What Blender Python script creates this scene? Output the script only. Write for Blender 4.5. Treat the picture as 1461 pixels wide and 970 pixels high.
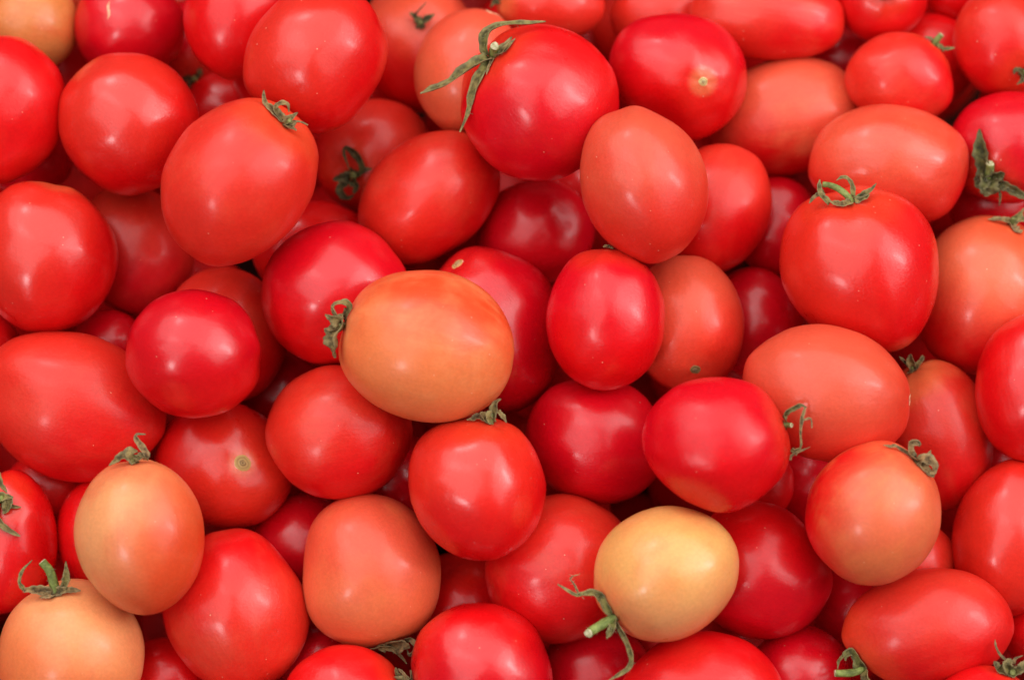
import bpy, math, random
from mathutils import Vector, Matrix, noise
from mathutils.bvhtree import BVHTree

for o in list(bpy.data.objects):
    bpy.data.objects.remove(o)
scene = bpy.context.scene
COL = scene.collection

# ---------------------------------------------------------------- camera, world, lamps, exposure
PITCH = math.radians(58)                       # the camera looks down on a heap at table height
TARGET = Vector((0, 0, 0.95))
RIGHT = Vector((1, 0, 0))
UP = Vector((0, math.sin(PITCH), math.cos(PITCH)))
OUT = Vector((0, -math.cos(PITCH), math.sin(PITCH)))   # out of the heap, towards the photographer
FRAME = Matrix((RIGHT, UP, OUT)).transposed()          # heap frame -> world
DIST = 0.862

def world(p):
    return TARGET + FRAME @ Vector(p)

cam_data = bpy.data.cameras.new('camera')
cam = bpy.data.objects.new('camera', cam_data)
COL.objects.link(cam)
cam.matrix_world = Matrix.Translation(world((0, 0, DIST))) @ FRAME.to_4x4()
cam_data.lens = 85
cam_data.sensor_width = 36
cam_data.clip_start = 0.02
cam_data.clip_end = 50
cam_data.dof.use_dof = True
cam_data.dof.focus_distance = DIST - 0.035
cam_data.dof.aperture_fstop = 5.0
scene.camera = cam

w = bpy.data.worlds.new('World')
scene.world = w
w.use_nodes = True
bg = w.node_tree.nodes['Background']
bg.inputs[0].default_value = (1.0, 0.93, 0.90, 1)
bg.inputs[1].default_value = 0.09

def lamp(name, elev, azim, dist, sx, sy, radiance, color=(1, 1, 1), roll=0):
    """A soft rectangular lamp; elev / azim in degrees from the line of sight, up and to the right."""
    e, a = math.radians(elev), math.radians(azim)
    d = Vector((math.sin(a) * math.cos(e), math.sin(e), math.cos(a) * math.cos(e)))
    ld = bpy.data.lights.new(name, 'AREA')
    ld.shape = 'RECTANGLE'
    ld.size, ld.size_y = sx, sy
    ld.energy = radiance * math.pi * sx * sy
    ld.color = color
    o = bpy.data.objects.new(name, ld)
    COL.objects.link(o)
    o.location = world(d * dist)
    o.rotation_euler = ((o.location - TARGET).to_track_quat('Z', 'Y').to_matrix() @ Matrix.Rotation(math.radians(roll), 3, 'Z')).to_euler()
    return o

WHITE = (1, .985, .96)
lamp('overhead_light', 47, 6, 1.7, 4.8, 1.7, 2.4, WHITE)
lamp('left_panel_light', 10, -25, 1.7, 1.7, 1.3, 2.3, WHITE, 6)
lamp('right_panel_light', 13, 45, 1.7, 1.7, 1.3, 2.3, WHITE, -8)
lamp('left_light', -25, -31, 1.5, 0.24, 0.26, 22)
lamp('right_light', 10, 58, 1.5, 0.14, 0.46, 20)
lamp('top_left_light', 60, -40, 1.5, 0.20, 0.24, 12)

scene.view_settings.view_transform = 'Standard'
scene.view_settings.look = 'None'
scene.view_settings.exposure = -0.2
scene.view_settings.gamma = 1
scene.cycles.use_denoising = True
scene.cycles.max_bounces = 6

# ---------------------------------------------------------------- materials
class Tree:
    def __init__(self, name):
        self.m = bpy.data.materials.new(name)
        self.m.use_nodes = True
        self.t = self.m.node_tree
        self.b = self.t.nodes['Principled BSDF']
    def n(self, kind, **kw):
        nd = self.t.nodes.new(kind)
        for k, v in kw.items():
            setattr(nd, k, v)
        return nd
    def put(self, sock, val):
        if hasattr(val, 'is_output'):
            self.t.links.new(val, sock)
        elif hasattr(sock.default_value, '__len__') and not hasattr(val, '__len__'):
            sock.default_value = (val,) * len(sock.default_value)
        else:
            sock.default_value = val
    def math(self, op, a, b=0.0, clamp=False):
        nd = self.n('ShaderNodeMath', operation=op, use_clamp=clamp)
        self.put(nd.inputs[0], a); self.put(nd.inputs[1], b)
        return nd.outputs[0]
    def dot(self, a, b):
        nd = self.n('ShaderNodeVectorMath', operation='DOT_PRODUCT')
        self.put(nd.inputs[0], a); self.put(nd.inputs[1], b)
        return nd.outputs['Value']
    def smooth(self, v, lo, hi, a=0.0, b=1.0):
        nd = self.n('ShaderNodeMapRange', interpolation_type='SMOOTHSTEP')
        for s, x in zip(('Value', 'From Min', 'From Max', 'To Min', 'To Max'), (v, lo, hi, a, b)):
            self.put(nd.inputs[s], x)
        return nd.outputs[0]
    def mix(self, f, a, b):
        nd = self.n('ShaderNodeMix', data_type='RGBA')
        self.put(nd.inputs[0], f); self.put(nd.inputs[6], a); self.put(nd.inputs[7], b)
        return nd.outputs[2]
    def attr(self, name, kind='OBJECT'):
        return self.n('ShaderNodeAttribute', attribute_name=name, attribute_type=kind)
    def noise(self, vec, scale, detail=2.0, rough=.5):
        nd = self.n('ShaderNodeTexNoise')
        self.put(nd.inputs['Vector'], vec)
        nd.inputs['Scale'].default_value = scale
        nd.inputs['Detail'].default_value = detail
        nd.inputs['Roughness'].default_value = rough
        return nd.outputs['Fac']

def skin_material():
    t = Tree('tomato_skin')
    co = t.n('ShaderNodeTexCoord').outputs['Object']
    seed = t.attr('seed').outputs['Fac']
    off = t.n('ShaderNodeVectorMath', operation='ADD')
    cmb = t.n('ShaderNodeCombineXYZ')
    for i in range(3):
        t.put(cmb.inputs[i], seed)
    t.put(off.inputs[0], co); t.put(off.inputs[1], cmb.outputs[0])
    v = off.outputs[0]
    nrm = t.n('ShaderNodeVectorMath', operation='NORMALIZE')
    t.put(nrm.inputs[0], co)
    d = nrm.outputs[0]
    broad = t.noise(v, 34, 3)
    # blush: riper side, uneven border; salmon tops partly paint in the lamps' reflection
    f = t.math('ADD', t.dot(d, t.attr('blush_sheen_dir').outputs['Color']), t.math('MULTIPLY', t.math('SUBTRACT', broad, .5), 1.0))
    f = t.smooth(f, -0.35, 0.75)
    c = t.mix(f, t.attr('skin_a').outputs['Color'], t.attr('skin_b').outputs['Color'])
    # paler shoulder round the stem end
    pd = t.dot(d, t.attr('pole_dir').outputs['Color'])
    g = t.math('ADD', pd, t.math('MULTIPLY', t.math('SUBTRACT', t.noise(v, 90, 2), .5), .35))
    g = t.math('MULTIPLY', t.smooth(g, .70, 1.0), t.attr('shoulder_amount').outputs['Fac'])
    c = t.mix(g, c, t.attr('skin_c').outputs['Color'])
    g2 = t.math('MULTIPLY', t.smooth(t.math('ADD', pd, t.math('MULTIPLY', broad, .02)), .965, 1.005), t.attr('halo_amount').outputs['Fac'])
    c = t.mix(g2, c, t.attr('skin_h').outputs['Color'])
    # lengthwise streaks and unevenly ripened patches
    mer = t.attr('merid', 'GEOMETRY').outputs['Vector']
    mo = t.n('ShaderNodeVectorMath', operation='ADD')
    t.put(mo.inputs[0], mer); t.put(mo.inputs[1], cmb.outputs[0])
    streak = t.noise(mo.outputs[0], 5.5, 3, .6)
    pat = t.math('ADD', t.math('MULTIPLY', t.noise(v, 60, 3, .55), .75), t.math('MULTIPLY', streak, .25))
    c = t.mix(t.math('MULTIPLY', t.smooth(pat, .43, .72), t.attr('mottle_amount').outputs['Fac']), c, t.attr('skin_m').outputs['Color'])
    # fine mottling; its grain also paints in the sparkle of the skin
    mot = t.n('ShaderNodeHueSaturation')
    t.put(mot.inputs['Value'], t.smooth(t.noise(v, 800, 4, .7), .25, .75, .93, 1.07))
    t.put(mot.inputs['Color'], c)
    c = mot.outputs[0]
    # pale freckles and dust
    vo = t.n('ShaderNodeTexVoronoi')
    t.put(vo.inputs['Vector'], v); vo.inputs['Scale'].default_value = 330
    pick = t.n('ShaderNodeSeparateColor'); t.put(pick.inputs[0], vo.outputs['Color'])
    rad = t.smooth(pick.outputs[0], .60, 1.0, .0, .11)
    dot = t.math('MULTIPLY', t.smooth(t.math('SUBTRACT', vo.outputs['Distance'], rad), .0, -.05), t.attr('freckle').outputs['Fac'])
    c = t.mix(dot, c, (.86, .45, .30, 1))
    vo2 = t.n('ShaderNodeTexVoronoi')
    t.put(vo2.inputs['Vector'], v); vo2.inputs['Scale'].default_value = 120
    pick2 = t.n('ShaderNodeSeparateColor'); t.put(pick2.inputs[0], vo2.outputs['Color'])
    rad2 = t.smooth(pick2.outputs[0], .90, 1.0, .0, .06)
    dk = t.math('MULTIPLY', t.smooth(t.math('SUBTRACT', vo2.outputs['Distance'], rad2), .0, -.03), .55)
    c = t.mix(dk, c, (.16, .05, .02, 1))
    t.put(t.b.inputs['Base Color'], c)
    ro = t.attr('roughness').outputs['Fac']
    t.put(t.b.inputs['Roughness'], t.math('ADD', ro, t.math('MULTIPLY', t.math('SUBTRACT', t.noise(v, 130, 3), .5), .16)))
    t.b.inputs['Specular IOR Level'].default_value = .30
    t.b.inputs['Subsurface Weight'].default_value = .22
    t.b.inputs['Subsurface Radius'].default_value = (1, .25, .1)
    t.b.inputs['Subsurface Scale'].default_value = .006
    t.put(t.b.inputs['Coat Weight'], t.attr('coat').outputs['Fac'])
    t.b.inputs['Coat Roughness'].default_value = .21
    bp = t.n('ShaderNodeBump')
    bp.inputs['Strength'].default_value = .16
    bp.inputs['Distance'].default_value = .0004
    t.put(bp.inputs['Height'], t.math('ADD', t.math('MULTIPLY', t.noise(v, 1050, 3, .7), 2.4), t.math('ADD', t.math('MULTIPLY', t.noise(v, 260, 2), .8), t.math('MULTIPLY', streak, 2.2))))
    t.put(t.b.inputs['Normal'], bp.outputs[0])
    return t.m

def leaf_material():
    t = Tree('calyx_leaf')
    co = t.n('ShaderNodeTexCoord').outputs['Object']
    dry = t.attr('dry').outputs['Fac']
    a = t.noise(co, 420, 4, .65)
    green = t.mix(t.smooth(a, .3, .7), (.024, .029, .005, 1), (.185, .190, .042, 1))
    brown = t.mix(t.smooth(a, .3, .7), (.040, .020, .008, 1), (.35, .205, .085, 1))
    f = t.math('ADD', t.math('ADD', t.math('MULTIPLY', dry, .9), .22), t.math('MULTIPLY', t.math('SUBTRACT', t.noise(co, 190, 3), .5), 1.1), True)
    c = t.mix(f, green, brown)
    # edge and tip turn straw coloured
    e = t.attr('rim', 'GEOMETRY').outputs['Fac']
    c = t.mix(t.math('MULTIPLY', e, .45), c, (.36, .29, .15, 1))
    hs = t.n('ShaderNodeHueSaturation')
    t.put(hs.inputs['Value'], t.attr('tone').outputs['Fac']); t.put(hs.inputs['Color'], c)
    t.put(t.b.inputs['Base Color'], hs.outputs[0])
    t.b.inputs['Roughness'].default_value = .7
    t.b.inputs['Specular IOR Level'].default_value = .25
    bp = t.n('ShaderNodeBump'); bp.inputs['Strength'].default_value = .7; bp.inputs['Distance'].default_value = .0005
    t.put(bp.inputs['Height'], t.noise(co, 900, 3, .7)); t.put(t.b.inputs['Normal'], bp.outputs[0])
    return t.m

def stem_material():
    t = Tree('calyx_stem')
    co = t.n('ShaderNodeTexCoord').outputs['Object']
    a = t.noise(co, 350, 4, .65)
    green = t.mix(t.smooth(a, .3, .7), (.085, .11, .022, 1), (.27, .33, .085, 1))
    brown = t.mix(t.smooth(a, .3, .7), (.06, .04, .018, 1), (.26, .19, .09, 1))
    t.put(t.b.inputs['Base Color'], t.mix(t.attr('dry').outputs['Fac'], green, brown))
    t.b.inputs['Roughness'].default_value = .6
    t.b.inputs['Specular IOR Level'].default_value = .3
    bp = t.n('ShaderNodeBump'); bp.inputs['Strength'].default_value = .5; bp.inputs['Distance'].default_value = .0004
    t.put(bp.inputs['Height'], t.noise(co, 800, 3, .7)); t.put(t.b.inputs['Normal'], bp.outputs[0])
    return t.m

def plain(name, a, b, scale, rough=.7):
    t = Tree(name)
    co = t.n('ShaderNodeTexCoord').outputs['Object']
    t.put(t.b.inputs['Base Color'], t.mix(t.smooth(t.noise(co, scale, 4, .6), .3, .7), a, b))
    t.b.inputs['Roughness'].default_value = rough
    t.b.inputs['Specular IOR Level'].default_value = .25
    return t.m

def scar_material():
    t = Tree('stem_scar_cork')
    co = t.n('ShaderNodeTexCoord').outputs['Object']
    r = t.attr('ring', 'GEOMETRY').outputs['Fac']
    nz = t.math('MULTIPLY', t.math('SUBTRACT', t.noise(co, 700, 4, .6), .5), .35)
    r = t.math('ADD', r, nz)
    ramp = t.n('ShaderNodeValToRGB')
    t.put(ramp.inputs[0], r)
    cr = ramp.color_ramp
    cr.elements[0].position = 0; cr.elements[0].color = (.16, .10, .04, 1)
    cr.elements[1].position = 1; cr.elements[1].color = (1, 1, 1, 1)
    for p, c in ((.18, (.42, .30, .14, 1)), (.30, (.20, .12, .05, 1)), (.42, (.55, .40, .18, 1)), (.62, (.34, .21, .07, 1)), (.80, (.50, .36, .14, 1)), (.93, (.62, .34, .10, 1))):
        el = cr.elements.new(p); el.color = c
    c = t.n('ShaderNodeMix', data_type='RGBA', blend_type='MULTIPLY')
    c.inputs[0].default_value = 1
    t.put(c.inputs[6], ramp.outputs[0]); t.put(c.inputs[7], t.attr('tint').outputs['Color'])
    t.put(t.b.inputs['Base Color'], c.outputs[2])
    t.b.inputs['Roughness'].default_value = .65
    return t.m

M_SKIN, M_LEAF, M_STEM, M_SCAR = skin_material(), leaf_material(), stem_material(), scar_material()
M_CUT = plain('cut_stem_pith', (.26, .24, .11, 1), (.60, .53, .34, 1), 900)
M_HAIR = plain('calyx_hair', (.30, .28, .16, 1), (.45, .42, .26, 1), 300)
M_SEAM = plain('healed_skin', (.62, .22, .12, 1), (.80, .50, .30, 1), 800, .5)
M_BED = plain('gap_shade_bed', (.020, .004, .003, 1), (.035, .009, .006, 1), 14, .9)  # near-black red paints in the shade seen down the gaps
M_BED.node_tree.nodes['Principled BSDF'].inputs['Specular IOR Level'].default_value = 0

# skin tones (base colours of the fruit itself)
TONE = {
 'R': (.690, .0036, .0055), 'C': (.600, .002, .010), 'S': (.690, .023, .012), 'P': (.690, .082, .038), 'SO': (.700, .125, .050),
 'OR': (.700, .066, .016), 'O': (.740, .178, .056), 'Y': (.800, .305, .118), 'YY': (.770, .370, .112), 'A': (.600, .190, .052),
}
MOTTLE = {'R': 'S', 'C': 'R', 'S': 'P', 'P': 'S', 'SO': 'P', 'OR': 'O', 'O': 'Y', 'Y': 'SO', 'YY': 'O', 'A': 'OR'}
ROUGH = {'R': .31, 'C': .30, 'S': .39, 'P': .42, 'SO': .42, 'OR': .34, 'O': .38, 'Y': .36, 'YY': .29, 'A': .40}

TOMATOES = [
 dict(loc=(-0.17804, 0.11611, -0.03024), axes=(0.0181, 0.01758, 0.01758), ang=0, skin='A', label='orange tomato with green tinge in the top left corner behind two red ones', k=0.0002586),
 dict(loc=(-0.18103, 0.08159, 0.00105), axes=(0.02645, 0.02196, 0.02196), ang=90, skin='R', label='glossy angular red tomato cut off at the left edge, below the orange corner tomato', k=0.00024953, out=[(205.9, 0.912), (254.5, 0.955), (287.1, 1.058), (321.4, 1.038)]),
 dict(loc=(-0.1411, 0.1151, -0.03046), axes=(0.02069, 0.01862, 0.01862), ang=0, skin='C', label='crimson tomato with a short pale seam on its face, along the top edge', k=0.00025866, pole=(-0.00905, 0.01811), seam=[(-0.00491, 0.00414, 88, 0.00673)]),
 dict(loc=(-0.13632, 0.07708, 0.00133), axes=(0.02569, 0.02469, 0.02469), ang=-50, skin='R', label='round red tomato directly below the crimson one with the pale seam', k=0.00024944, b='S', bd=(-0.3, 0.5, 0.5)),
 dict(loc=(-0.09834, 0.11585, -0.00695), axes=(0.02267, 0.01964, 0.01964), ang=80, skin='R', label='red tomato at the top edge tucked behind the large glossy oval one', k=0.00025184),
 dict(loc=(-0.06906, 0.09764, 0.01554), axes=(0.02748, 0.02404, 0.02404), ang=52, skin='R', label='large glossy oval red tomato near the top, resting above a bigger salmon egg', k=0.00024532, out=[(134.0, 1.005), (183.8, 0.847), (233.3, 1.018), (282.5, 0.953), (318.8, 1.012)], b='S', bd=(-0.4, 0.3, 0.4)),
 dict(loc=(-0.08549, 0.10098, -0.03597), axes=(0.01952, 0.01822, 0.01822), ang=60, skin='R', label='red sliver of tomato peeping out left of the large glossy oval one', k=0.00026025),
 dict(loc=(-0.09295, 0.05373, 0.03439), axes=(0.03022, 0.02543, 0.02543), ang=55, skin='S', label='large salmon-red egg tomato with dry curled calyx and orange shoulder at upper right', k=0.00023986, pole=(0.01847, 0.02135), out=[(26.0, 1.005), (84.7, 1.014), (134.6, 0.995), (168.5, 0.999), (202.8, 1.002), (243.3, 0.933), (288.0, 0.925), (318.0, 1.002)], calyx='dry', shoulder='OR', dent=0.1),
 dict(loc=(-0.10837, 0.08622, -0.05332), axes=(0.01645, 0.01539, 0.01539), ang=0, skin='R', label='small bit of dull red tomato deep between three larger ones, under a dark stalk', k=0.00026529),
 dict(loc=(-0.12461, 0.11047, -0.06762), axes=(0.02021, 0.01778, 0.01778), ang=90, skin='C', label='dark buried tomato in the shade with a shadowy little calyx, upper left', k=0.00026943, pole=(0.00431, -0.01266), calyx='dryclip'),
 dict(loc=(-0.1789, 0.06814, -0.03194), axes=(0.01658, 0.01555, 0.01555), ang=0, skin='C', label='dim red tomato deep in the gap at left, above a bright round one', k=0.00025909),
 dict(loc=(-0.13838, 0.03264, -0.02466), axes=(0.02441, 0.02107, 0.02107), ang=-65, skin='S', label='dull salmon tomato half hidden between the left round one and the salmon egg', k=0.00025698, b='C', bd=(0, -0.8, 0.2)),
 dict(loc=(-0.16198, 0.02842, 0.00936), axes=(0.02669, 0.02273, 0.02273), ang=88, skin='R', label='bright red rounded tomato standing by the left edge in the upper half', k=0.00024712, out=[(2.3, 1.0), (44.9, 1.2), (138.0, 1.089), (167.1, 1.034), (199.0, 0.95), (239.9, 0.966), (279.6, 1.008), (318.9, 0.947)], b='S', bd=(-0.5, 0.5, 0.4), shoulder='O'),
 dict(loc=(-0.0516, 0.06846, -0.0395), axes=(0.02247, 0.0209, 0.0209), ang=30, skin='S', label='salmon tomato in shade with a dark green curled calyx facing the viewer', k=0.00026128, pole=(-0.00784, -0.0081), calyx='darkcurl', b='R', bd=(-0.6, -0.5, 0), dent=0.08),
 dict(loc=(-0.0294, 0.05072, -0.00869), axes=(0.02877, 0.02322, 0.02322), ang=42, skin='S', label='salmon-orange egg tomato leaning up to the right beside the dark curled calyx', k=0.00025235, out=[(38.8, 0.948), (86.8, 0.952), (135.3, 0.976), (175.2, 0.938), (216.3, 0.912), (250.6, 0.868), (291.3, 0.862), (331.6, 0.983), (356.0, 0.968)], b='R', bd=(0.8, -0.4, 0)),
 dict(loc=(-0.07347, 0.03294, -0.02595), axes=(0.02213, 0.01801, 0.01801), ang=10, skin='R', label='dark red tomato low behind the salmon egg and the crimson round one', k=0.00025735),
 dict(loc=(-0.06209, 0.0163, 0.01012), axes=(0.02642, 0.02543, 0.02543), ang=20, skin='C', label='big round crimson tomato left of the orange one, its skin dusted pale', k=0.00024689, b='R', bd=(0, -1, 0)),
 dict(loc=(0.00886, 0.03905, -0.02447), axes=(0.02184, 0.01953, 0.01953), ang=10, skin='C', label='dark crimson round tomato in the hollow below the large stalked one', k=0.00025692),
 dict(loc=(-0.02884, -0.00166, 0.04292), axes=(0.02991, 0.02493, 0.02493), ang=-8, skin='O', label='orange half-ripe oval tomato with curled dry calyx at its left end', k=0.00023739, pole=(-0.0292, 0.00712), out=[(2.4, 0.99), (39.1, 1.0), (73.4, 1.025), (105.3, 1.01), (141.1, 1.013), (168.9, 0.995), (207.1, 1.037), (234.3, 1.051), (268.4, 1.044), (299.3, 1.058), (331.1, 1.037)], calyx='bigcurl', b='OR', bd=(0.35, 0.8, 0.0), ma=0.45),
 dict(loc=(-0.00713, 0.00375, -0.00148), axes=(0.03003, 0.02453, 0.02453), ang=110, skin='C', label='deep red tomato behind the orange oval, its pale stem scar showing on top', k=0.00025026, pole=(-0.01276, 0.02427), out=[(177.9, 1.01), (206.9, 0.996), (238.4, 0.981), (284.9, 1.058)], scar=(0.1, 'pale')),
 dict(loc=(0.03259, 0.00727, 0.02591), axes=(0.02472, 0.0206, 0.0206), ang=90, skin='C', label='smooth upright crimson oval tomato at centre with a tiny dry stub on top', k=0.00024232, pole=(0.00121, 0.02447), calyx='stub', b='R', bd=(0, -1, 0)),
 dict(loc=(0.0452, 0.05327, 0.03029), axes=(0.02748, 0.02194, 0.02194), ang=105, skin='P', label='pale salmon pear-shaped tomato standing right of the large stalked red one', k=0.00024105, out=[(27.3, 1.022), (62.7, 0.982), (96.8, 0.99), (136.0, 0.953), (168.9, 0.995), (209.8, 0.967), (249.8, 1.003), (284.1, 0.986), (320.4, 0.961), (355.7, 1.004)], b='S', bd=(0.2, -0.9, 0)),
 dict(loc=(0.07379, 0.04734, -0.01139), axes=(0.02379, 0.01974, 0.01974), ang=70, skin='S', label='red-salmon tomato tucked behind the right side of the pale pear-shaped one', k=0.00025313, b='R', bd=(0, -0.8, 0.3)),
 dict(loc=(0.06228, 0.00574, 0.00077), axes=(0.02471, 0.02047, 0.02047), ang=95, skin='S', label='speckled salmon tomato with small dark blossom scar at its foot, right of the crimson oval', k=0.0002496, pole=(0.002, -0.01672), scar=(0.095, 'dark'), b='P', bd=(-0.3, 0.6, 0.3)),
 dict(loc=(0.08892, 0.0059, -0.02342), axes=(0.02104, 0.01745, 0.01745), ang=100, skin='C', label='dark crimson tomato in shade left of the large salmon oval with the pale nick', k=0.00025662),
 dict(loc=(0.09811, 0.04236, -0.03468), axes=(0.01871, 0.01611, 0.01611), ang=90, skin='C', label='shaded crimson tomato squeezed between a red-salmon one and the big shouldered one', k=0.00025988),
 dict(loc=(0.00972, 0.08317, 0.01294), axes=(0.0283, 0.02707, 0.02707), ang=20, skin='R', label='biggest glossy red tomato, with long spreading green sepals and a cut stalk', k=0.00024608, pole=(-0.01723, 0.01649), calyx='main', dent=0.06, b='C', bd=(0, -0.5, 0.2)),
 dict(loc=(-0.01597, 0.09789, -0.01988), axes=(0.02351, 0.01968, 0.01968), ang=80, skin='SO', label='salmon tomato behind the large stalked one, under its long left sepal', k=0.00025559, seam=[(0.00946, 0.0207, -22, 0.00665)], b='P', bd=(0.2, 0.6, 0.3)),
 dict(loc=(-0.03513, 0.11109, -0.0528), axes=(0.02545, 0.0228, 0.0228), ang=110, skin='P', label='pinkish tomato at the top with a small dark calyx, behind the salmon one', k=0.00026514, pole=(0.00133, 0.00636), calyx='small', b='R', bd=(-0.2, -0.9, 0)),
 dict(loc=(0.01416, 0.12443, -0.03433), axes=(0.02026, 0.01351, 0.01351), ang=-5, skin='S', label='orange-red tomato lying along the top edge above the large stalked one', k=0.00025978, pole=(-0.02026, 0.00208), calyx='dryclip', shoulder='O'),
 dict(loc=(0.04601, 0.12134, -0.07463), axes=(0.01574, 0.0152, 0.0152), ang=60, skin='S', label='narrow orange-red strip of tomato left of the one at the top centre right', k=0.00027146),
 dict(loc=(0.05995, 0.0948, -0.01261), axes=(0.0256, 0.02281, 0.02281), ang=-25, skin='C', label='glossy crimson tomato turned to show its round pale yellow stem scar', k=0.00025348, pole=(0.00786, -0.0038), out=[(22.1, 1.009), (53.2, 1.032), (85.0, 1.045), (116.7, 0.978), (153.9, 1.024), (188.2, 1.01), (220.5, 0.923), (265.5, 0.821), (303.1, 0.993), (344.4, 0.936)], scar=(0.075, 'yellow'), halo='Y', dent=0.05, b='R', bd=(0, -0.6, 0.3)),
 dict(loc=(0.09429, 0.11841, -0.02812), axes=(0.02889, 0.01548, 0.01548), ang=-8, skin='S', label='long salmon tomato lying sideways on the top edge, right of centre', k=0.00025798, out=[(3.0, 0.962), (37.4, 1.095), (189.1, 1.001), (225.5, 1.146), (256.1, 1.038), (292.4, 0.986), (323.3, 1.0)], nf=0, wob=0.012, b='R', bd=(0.6, -0.6, 0)),
 dict(loc=(0.10178, 0.08267, -0.03498), axes=(0.02912, 0.02184, 0.02184), ang=13, skin='P', label='salmon oval with pale lengthwise streaks, right of the tomato with yellow scar', k=0.00025997, b='R', bd=(0, -0.9, 0), m='SO', ma=0.7),
 dict(loc=(0.05787, 0.12207, -0.04765), axes=(0.02109, 0.01529, 0.01529), ang=0, skin='S', label='salmon tomato along the top edge, peeking over the one with yellow scar', k=0.00026364),
 dict(loc=(0.1364, 0.12617, -0.03189), axes=(0.0171, 0.01606, 0.01606), ang=0, skin='R', label='red tomato cut by the top edge at right, a dark stem pit on it', k=0.00025907, pole=(-0.00078, -0.00026), calyx='pit'),
 dict(loc=(0.14093, 0.09565, -0.01808), axes=(0.02041, 0.01785, 0.01785), ang=-15, skin='S', label='salmon-red tomato in upper right with a small forked green stalk', k=0.00025507, pole=(0.01326, 0.01224), out=[(17.0, 0.947), (59.3, 0.945), (101.6, 0.895), (142.1, 0.863), (192.9, 0.983), (349.2, 1.062)], calyx='fork', b='R', bd=(0.7, -0.3, 0)),
 dict(loc=(0.1549, 0.10414, -0.0477), axes=(0.02109, 0.01793, 0.01793), ang=20, skin='R', label='dark red tomato rim behind the one with the forked stalk', k=0.00026366),
 dict(loc=(0.17978, 0.10892, -0.02227), axes=(0.01999, 0.01845, 0.01845), ang=100, skin='S', label='red-salmon tomato in the top right corner with wrinkled skin by its dark calyx', k=0.00025629, pole=(0.00461, -0.01333), calyx='dryclip', b='R', bd=(-0.2, -0.9, 0.2)),
 dict(loc=(0.16662, 0.13124, -0.04547), axes=(0.01262, 0.01157, 0.01157), ang=0, skin='R', label='small red patch of tomato on the top edge beside the top right corner one', k=0.00026301),
 dict(loc=(0.13457, 0.06296, -0.00346), axes=(0.0291, 0.02107, 0.02107), ang=-6, skin='R', label='broad shiny pink-red oval tomato directly behind the shouldered one with curly calyx', k=0.00025083, out=[(14.4, 1.001), (50.6, 1.038), (95.3, 0.996), (146.2, 0.956), (192.4, 0.995), (305.9, 1.123), (338.8, 0.987)], b='P', bd=(-0.1, 0.4, 0.6)),
 dict(loc=(0.12089, 0.02445, 0.01852), axes=(0.02885, 0.02738, 0.02738), ang=95, skin='R', label='big broad-shouldered red tomato at right wearing a light green curly calyx', k=0.00024446, pole=(-0.00464, 0.02493), out=[(10.4, 0.992), (39.8, 1.071), (78.1, 1.015), (126.6, 0.899), (171.9, 0.909), (203.0, 1.13), (233.4, 1.045), (262.8, 1.009), (300.1, 1.039), (334.7, 1.041)], calyx='curly', dent=0.07, lobe=0.018, wob=0.012, nf=0, b='S', bd=(-0.8, 0.5, 0.2)),
 dict(loc=(0.18028, 0.06988, -0.01472), axes=(0.02236, 0.02033, 0.02033), ang=10, skin='C', label='deep crimson tomato on the right edge with a large dark green stalk cap', k=0.0002541, pole=(-0.01067, -0.01321), calyx='cap', dent=0.05),
 dict(loc=(0.17979, 0.05047, -0.04029), axes=(0.01674, 0.0136, 0.0136), ang=0, skin='C', label='dark red tomato in shadow under the dark green stalk cap at right', k=0.00026151),
 dict(loc=(0.16986, 0.01644, -0.01078), axes=(0.02909, 0.02454, 0.02454), ang=75, skin='SO', label='orange-salmon tomato at right edge under a withered green calyx', k=0.00025295, pole=(0.0086, 0.0258), calyx='wither', shoulder='OR', ma=0.5, b='R', bd=(-0.3, -0.9, 0)),
 dict(loc=(0.18071, -0.01662, 0.01886), axes=(0.02566, 0.01906, 0.01906), ang=85, skin='R', label='smooth red tomato cut by the right edge at mid height', k=0.00024436),
 dict(loc=(0.10768, -0.01797, 0.0354), axes=(0.03019, 0.02204, 0.02204), ang=-18, skin='S', label='large salmon oval tomato lying sideways with a pale nick at its right tip', k=0.00023957, pole=(0.02803, -0.00287), out=[(14.7, 0.966), (39.2, 0.993), (75.5, 1.041), (110.1, 1.036), (153.7, 0.95), (191.7, 0.983), (256.0, 1.06), (292.4, 1.034), (335.5, 0.976)], seam=[(0.02779, -0.0024, 80, 0.00383)], b='P', bd=(-0.1, 0.5, 0.5)),
 dict(loc=(0.15126, -0.03372, 8e-05), axes=(0.02698, 0.01998, 0.01998), ang=100, skin='S', label="salmon-red tomato with yellowish shoulder and dry calyx behind the large salmon oval's tip", k=0.00024981, pole=(-0.00949, 0.02398), calyx='tuft', shoulder='O', b='R', bd=(0.2, -0.9, 0)),
 dict(loc=(0.06831, -0.03515, 0.0534), axes=(0.02531, 0.02226, 0.02226), ang=-15, skin='C', label='glossy crimson tomato below centre right with thin wiry sepals at its right end', k=0.00023435, pole=(0.0239, 0.00726), out=[(10.8, 0.981), (40.8, 1.031), (75.5, 1.063), (115.1, 1.0), (153.8, 0.991), (193.9, 0.98), (248.5, 0.932), (287.5, 1.001), (330.3, 0.931)], calyx='wiry', gloss=0.4, b='R', bd=(0, -1, 0)),
 dict(loc=(0.02958, -0.0354, 0.00786), axes=(0.025, 0.02228, 0.02228), ang=-15, skin='C', label='dark crimson tomato in the hollow under the upright crimson oval', k=0.00024755),
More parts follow.
